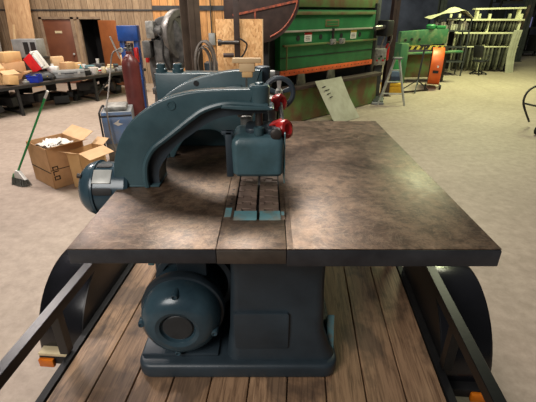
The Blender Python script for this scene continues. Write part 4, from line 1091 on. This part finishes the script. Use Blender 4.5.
# left rack part with cloth
t = thing('storage_shelf','dark storage shelf piled with parts left of the tooling rack','shelf',(5.9,15.2,0),0,local=True)
for x in (0,1.3):
    for y in (0,.5): MB().ab(x-.02,x+.02,y-.02,y+.02,0,1.98).build('upright', GREYD, t, I4)
for z in (.5,1.0,1.55,1.96): MB().ab(-.03,1.33,-.03,.53,z-.02,z+.02).build('shelf_board', GREYD, t, I4)
rg = random.Random(3)
for i in range(14):
    h = rg.uniform(.15,.34); mt = (RACKM,SHEETM,DIEM,RACKM)[i%4]
    o = MB().box((0,0,h/2),(.07,.22,h),bev=.01).cyl((0,0,h),(0,0,h+.04),.02,n=10).build('machine_part', mt, None, Matrix.Translation((5.96+.09*i,15.4,1.571)))
    tag(o,['upright steel machine part on the upper shelf left of the rack'][0],'machine part','machine parts on the upper shelf')
dc = MB(); rowsP = []
for i in range(9):
    r = []
    for j in range(13):
        x = -.75+1.5*j/12; y = -.35+.7*i/8
        z = .20*math.exp(-((x-.05)**2/.08+(y)**2/.1))+.10*math.exp(-((x-.4)**2/.05))-.14*(abs(x)/.75)**3+.02*math.sin(9*x+5*y)+.0
        r.append((x,y,z))
    rowsP.append(r)
dc.sheet(rowsP,.006)
tag(dc.build('drop_cloth', TARP, None, Matrix.Translation((6.45,15.35,2.10))),'pale crumpled cloth draped over the top of the dark storage shelf','cloth')
# office chair
t = thing('office_chair','dark swivel office chair in front of the tooling rack','chair',(8.05,15.6,0),.6,local=True)
MB().ab(-.24,.24,-.22,.22,.46,.53,bev=.03).build('seat', VINYL, t, I4)
MB().box((-.30,0,.84),(.06,.38,.44),(0,-.25,0),.025).build('backrest', VINYL, t, I4)
MB().cyl((0,0,.12),(0,0,.46),.03,n=12).build('gas_lift', BLACKM, t, I4)
for k in range(5):
    a = 2*PI*k/5; l_ = MB().bar((0,0,.12),(.28*math.cos(a),.28*math.sin(a),.07),.035,.03).build('base_arm', BLACKM, t, I4)
    MB().cyl((.28*math.cos(a)-.02,.28*math.sin(a),.035),(.28*math.cos(a)+.02,.28*math.sin(a),.035),.034,n=12).build('caster', RUBBER, l_, I4)
for y in (-.25,.25): MB().tube(cr([(0,y,.5),(.06,y*1.1,.62),(.05,y*1.1,.70),(-.22,y*1.1,.70)],4),.018,8).build('armrest', GREYD, t, I4)
# hand truck at the right edge
t = thing('hand_truck','black framed wheeled hand truck at the right edge of the photo','hand truck',(5.36,7.5,0),.3,local=True)
MB().tube(cr([(.25,0,.10),(-.02,0,.45),(-.06,0,.62),(0,0,.74),(.15,0,.82),(.4,0,.84)],6),.02,8).build('frame', BLACKM, t, I4)
MB().tube(cr([(.25,.5,.10),(-.02,.5,.45),(-.06,.5,.62),(0,.5,.74),(.15,.5,.82),(.4,.5,.84)],6),.02,8).build('frame', BLACKM, t, I4)
MB().bar((-.10,0,.08),(.5,0,.12),.03,.03).bar((-.1,0,.08),(.05,0,.55),.03,.03).build('lower_rail', ALU, t, I4)
MB().bar((-.04,0,.50),(-.04,.5,.50),.03,.03).build('cross_bar', BLACKM, t, I4)
for x,z in ((-.12,.09),(-.10,.42)): MB().lathe([(0,-.02),(.03,-.02),(.05,-.025),(.09 if z<.2 else .055,-.02),(.09 if z<.2 else .055,.02),(.05,.025),(0,.02)],(x,-.04,z),(0,1,0),24).build('wheel', RUBBER, t, I4)

# ------------------------------------------------------------------ far dark background
t = thing('pallet_rack','dark loaded pallet racking against the far wall at right','pallet rack',(12.0,22.5,0),0,local=True)
for x in (0,2.4,4.8,7.2):
    for y in (0,1.0): MB().ab(x-.05,x+.05,y-.05,y+.05,0,4.4).build('upright', BLACKM, t, I4)
for z in (.2,1.4,2.6,3.8):
    MB().ab(0,7.2,-.05,.0,z-.06,z+.06).build('shelf_beam', GREYD, t, I4)
    MB().ab(0,7.2,0,1,z-.0,z+.04).build('shelf_deck', BLACKM, t, I4)
rg = random.Random(11)
for i in range(26):
    k = i%3; w_ = rg.uniform(.25,.5)
    x = 12.25+(i//3)*.78; z = (.241,1.441,2.641)[k]; h = rg.uniform(.4,.9)
    t2 = thing('storage_crate',f'dark storage crate on the {["bottom","middle","upper"][k]} level of the far pallet racking','crate',(x,23.0,z),0,'crates on the far racking',local=True)
    m_ = (GREYD,BLACKM,DARKIN,BROWNM)[rg.randrange(4)]
    MB().ab(-w_/2,w_/2,-.3,.3,0,h,bev=.02).build('crate_body', m_, t2, I4)
    MB().ab(-w_/2-.02,w_/2+.02,-.32,.32,h-.05,h+.01,bev=.005).build('crate_lid', m_, t2, I4)
t = thing('wall_screen','small pale violet lit screen in the dark at the far right','screen',(13.25,22.0,1.45),0,local=True)
MB().ab(-.28,.28,0,.04,0,.48,bev=.01).build('screen_panel', SIGNV, t, I4)
MB().ab(-.31,.31,.04,.08,-.03,.51,bev=.01).build('screen_housing', BLACKM, t, I4)
MB().ab(-.04,.04,.04,.08,-1.45,-.03).build('screen_post', BLACKM, t, I4)
for i,(x,y) in enumerate(((4.6,20),(8.4,21),(12.0,20))):
    ibeam('steel_column',['far dark steel column behind the green shear','far dark steel column behind the tooling rack','far dark steel column right of the tooling rack'][i],x,y,.3,.3,0,GREYD)
t = thing('machine_cabinet','tall dark machine cabinet behind the press brake','cabinet',(2.2,15.0,0),0,local=True)
MB().ab(-1.4,1.6,-.4,.6,0,3.2,bev=.02).build('cabinet_body', GREYD, t, I4)
for x in (-1.0,0,1.0): MB().ab(x-.45,x+.45,-.42,-.401,.1,3.0,bev=.005).build('cabinet_door', BLACKM, t, I4)

# ------------------------------------------------------------------ light
def area(name, loc, target, size, power, col):
    l = bpy.data.lights.new(name,'AREA'); l.shape='RECTANGLE'; l.size=size[0]; l.size_y=size[1]; l.energy=power; l.color=col
    o = bpy.data.objects.new(name,l); COL.objects.link(o); o.location=loc
    o.rotation_euler = (Vector(target)-Vector(loc)).to_track_quat('-Z','Y').to_euler(); return o
area('bay_light_front', (-2.4,-1.6,4.0),(-.3,1.6,.8),(2.2,2.2),165,(1,.95,.90))
area('bay_light_middle', (-.6,4.8,5.4),(-.2,3.0,0),(2.0,1.4),300,(1,.95,.88))
area('bay_light_left', (-5.0,6.5,5.6),(-4.4,8.0,0),(2.0,1.2),430,(1,.90,.86))
area('bay_light_right', (5.2,9.0,5.6),(4.8,10.0,0),(2.0,1.2),150,(1,.97,.72))
area('bay_light_rear', (7.0,13.0,5.8),(7.0,13.8,0),(2.4,1.6),720,(.90,1,.52))
area('bay_light_wall', (-4.2,11.2,5.6),(-4.0,13.4,.6),(2.4,1.2),330,(1,.92,.82))
area('far_wall_fill', (8.0,24.0,7.0),(8.0,30,2.0),(2.4,1.6),110,(.85,.92,1))  # added fill that lifts the far wall, not a known lamp
wd_ = bpy.data.worlds.new('shop_air'); sc.world = wd_; wd_.use_nodes = True
bg_ = wd_.node_tree.nodes['Background']; bg_.inputs[0].default_value = (.78,.80,.86,1); bg_.inputs[1].default_value = .09

# ------------------------------------------------------------------ camera
cam = bpy.data.cameras.new('camera'); co = bpy.data.objects.new('camera', cam); COL.objects.link(co)
cam.sensor_width = 36; cam.lens = 36*390/536; cam.clip_start=.05; cam.clip_end=200
co.location = (0,0,2.16); co.rotation_euler = (PI/2-math.atan(189/390),0,0)
sc.camera = co
for o in LOCALS:
    if '_local' in o: del o['_local']
for o in bpy.data.objects:
    if '_local' in o: del o['_local']
vs = sc.view_settings
sc.display_settings.display_device = 'sRGB'
vs.view_transform='Standard'; vs.look='None'; vs.exposure=0.0; vs.gamma=1; vs.use_curve_mapping=False
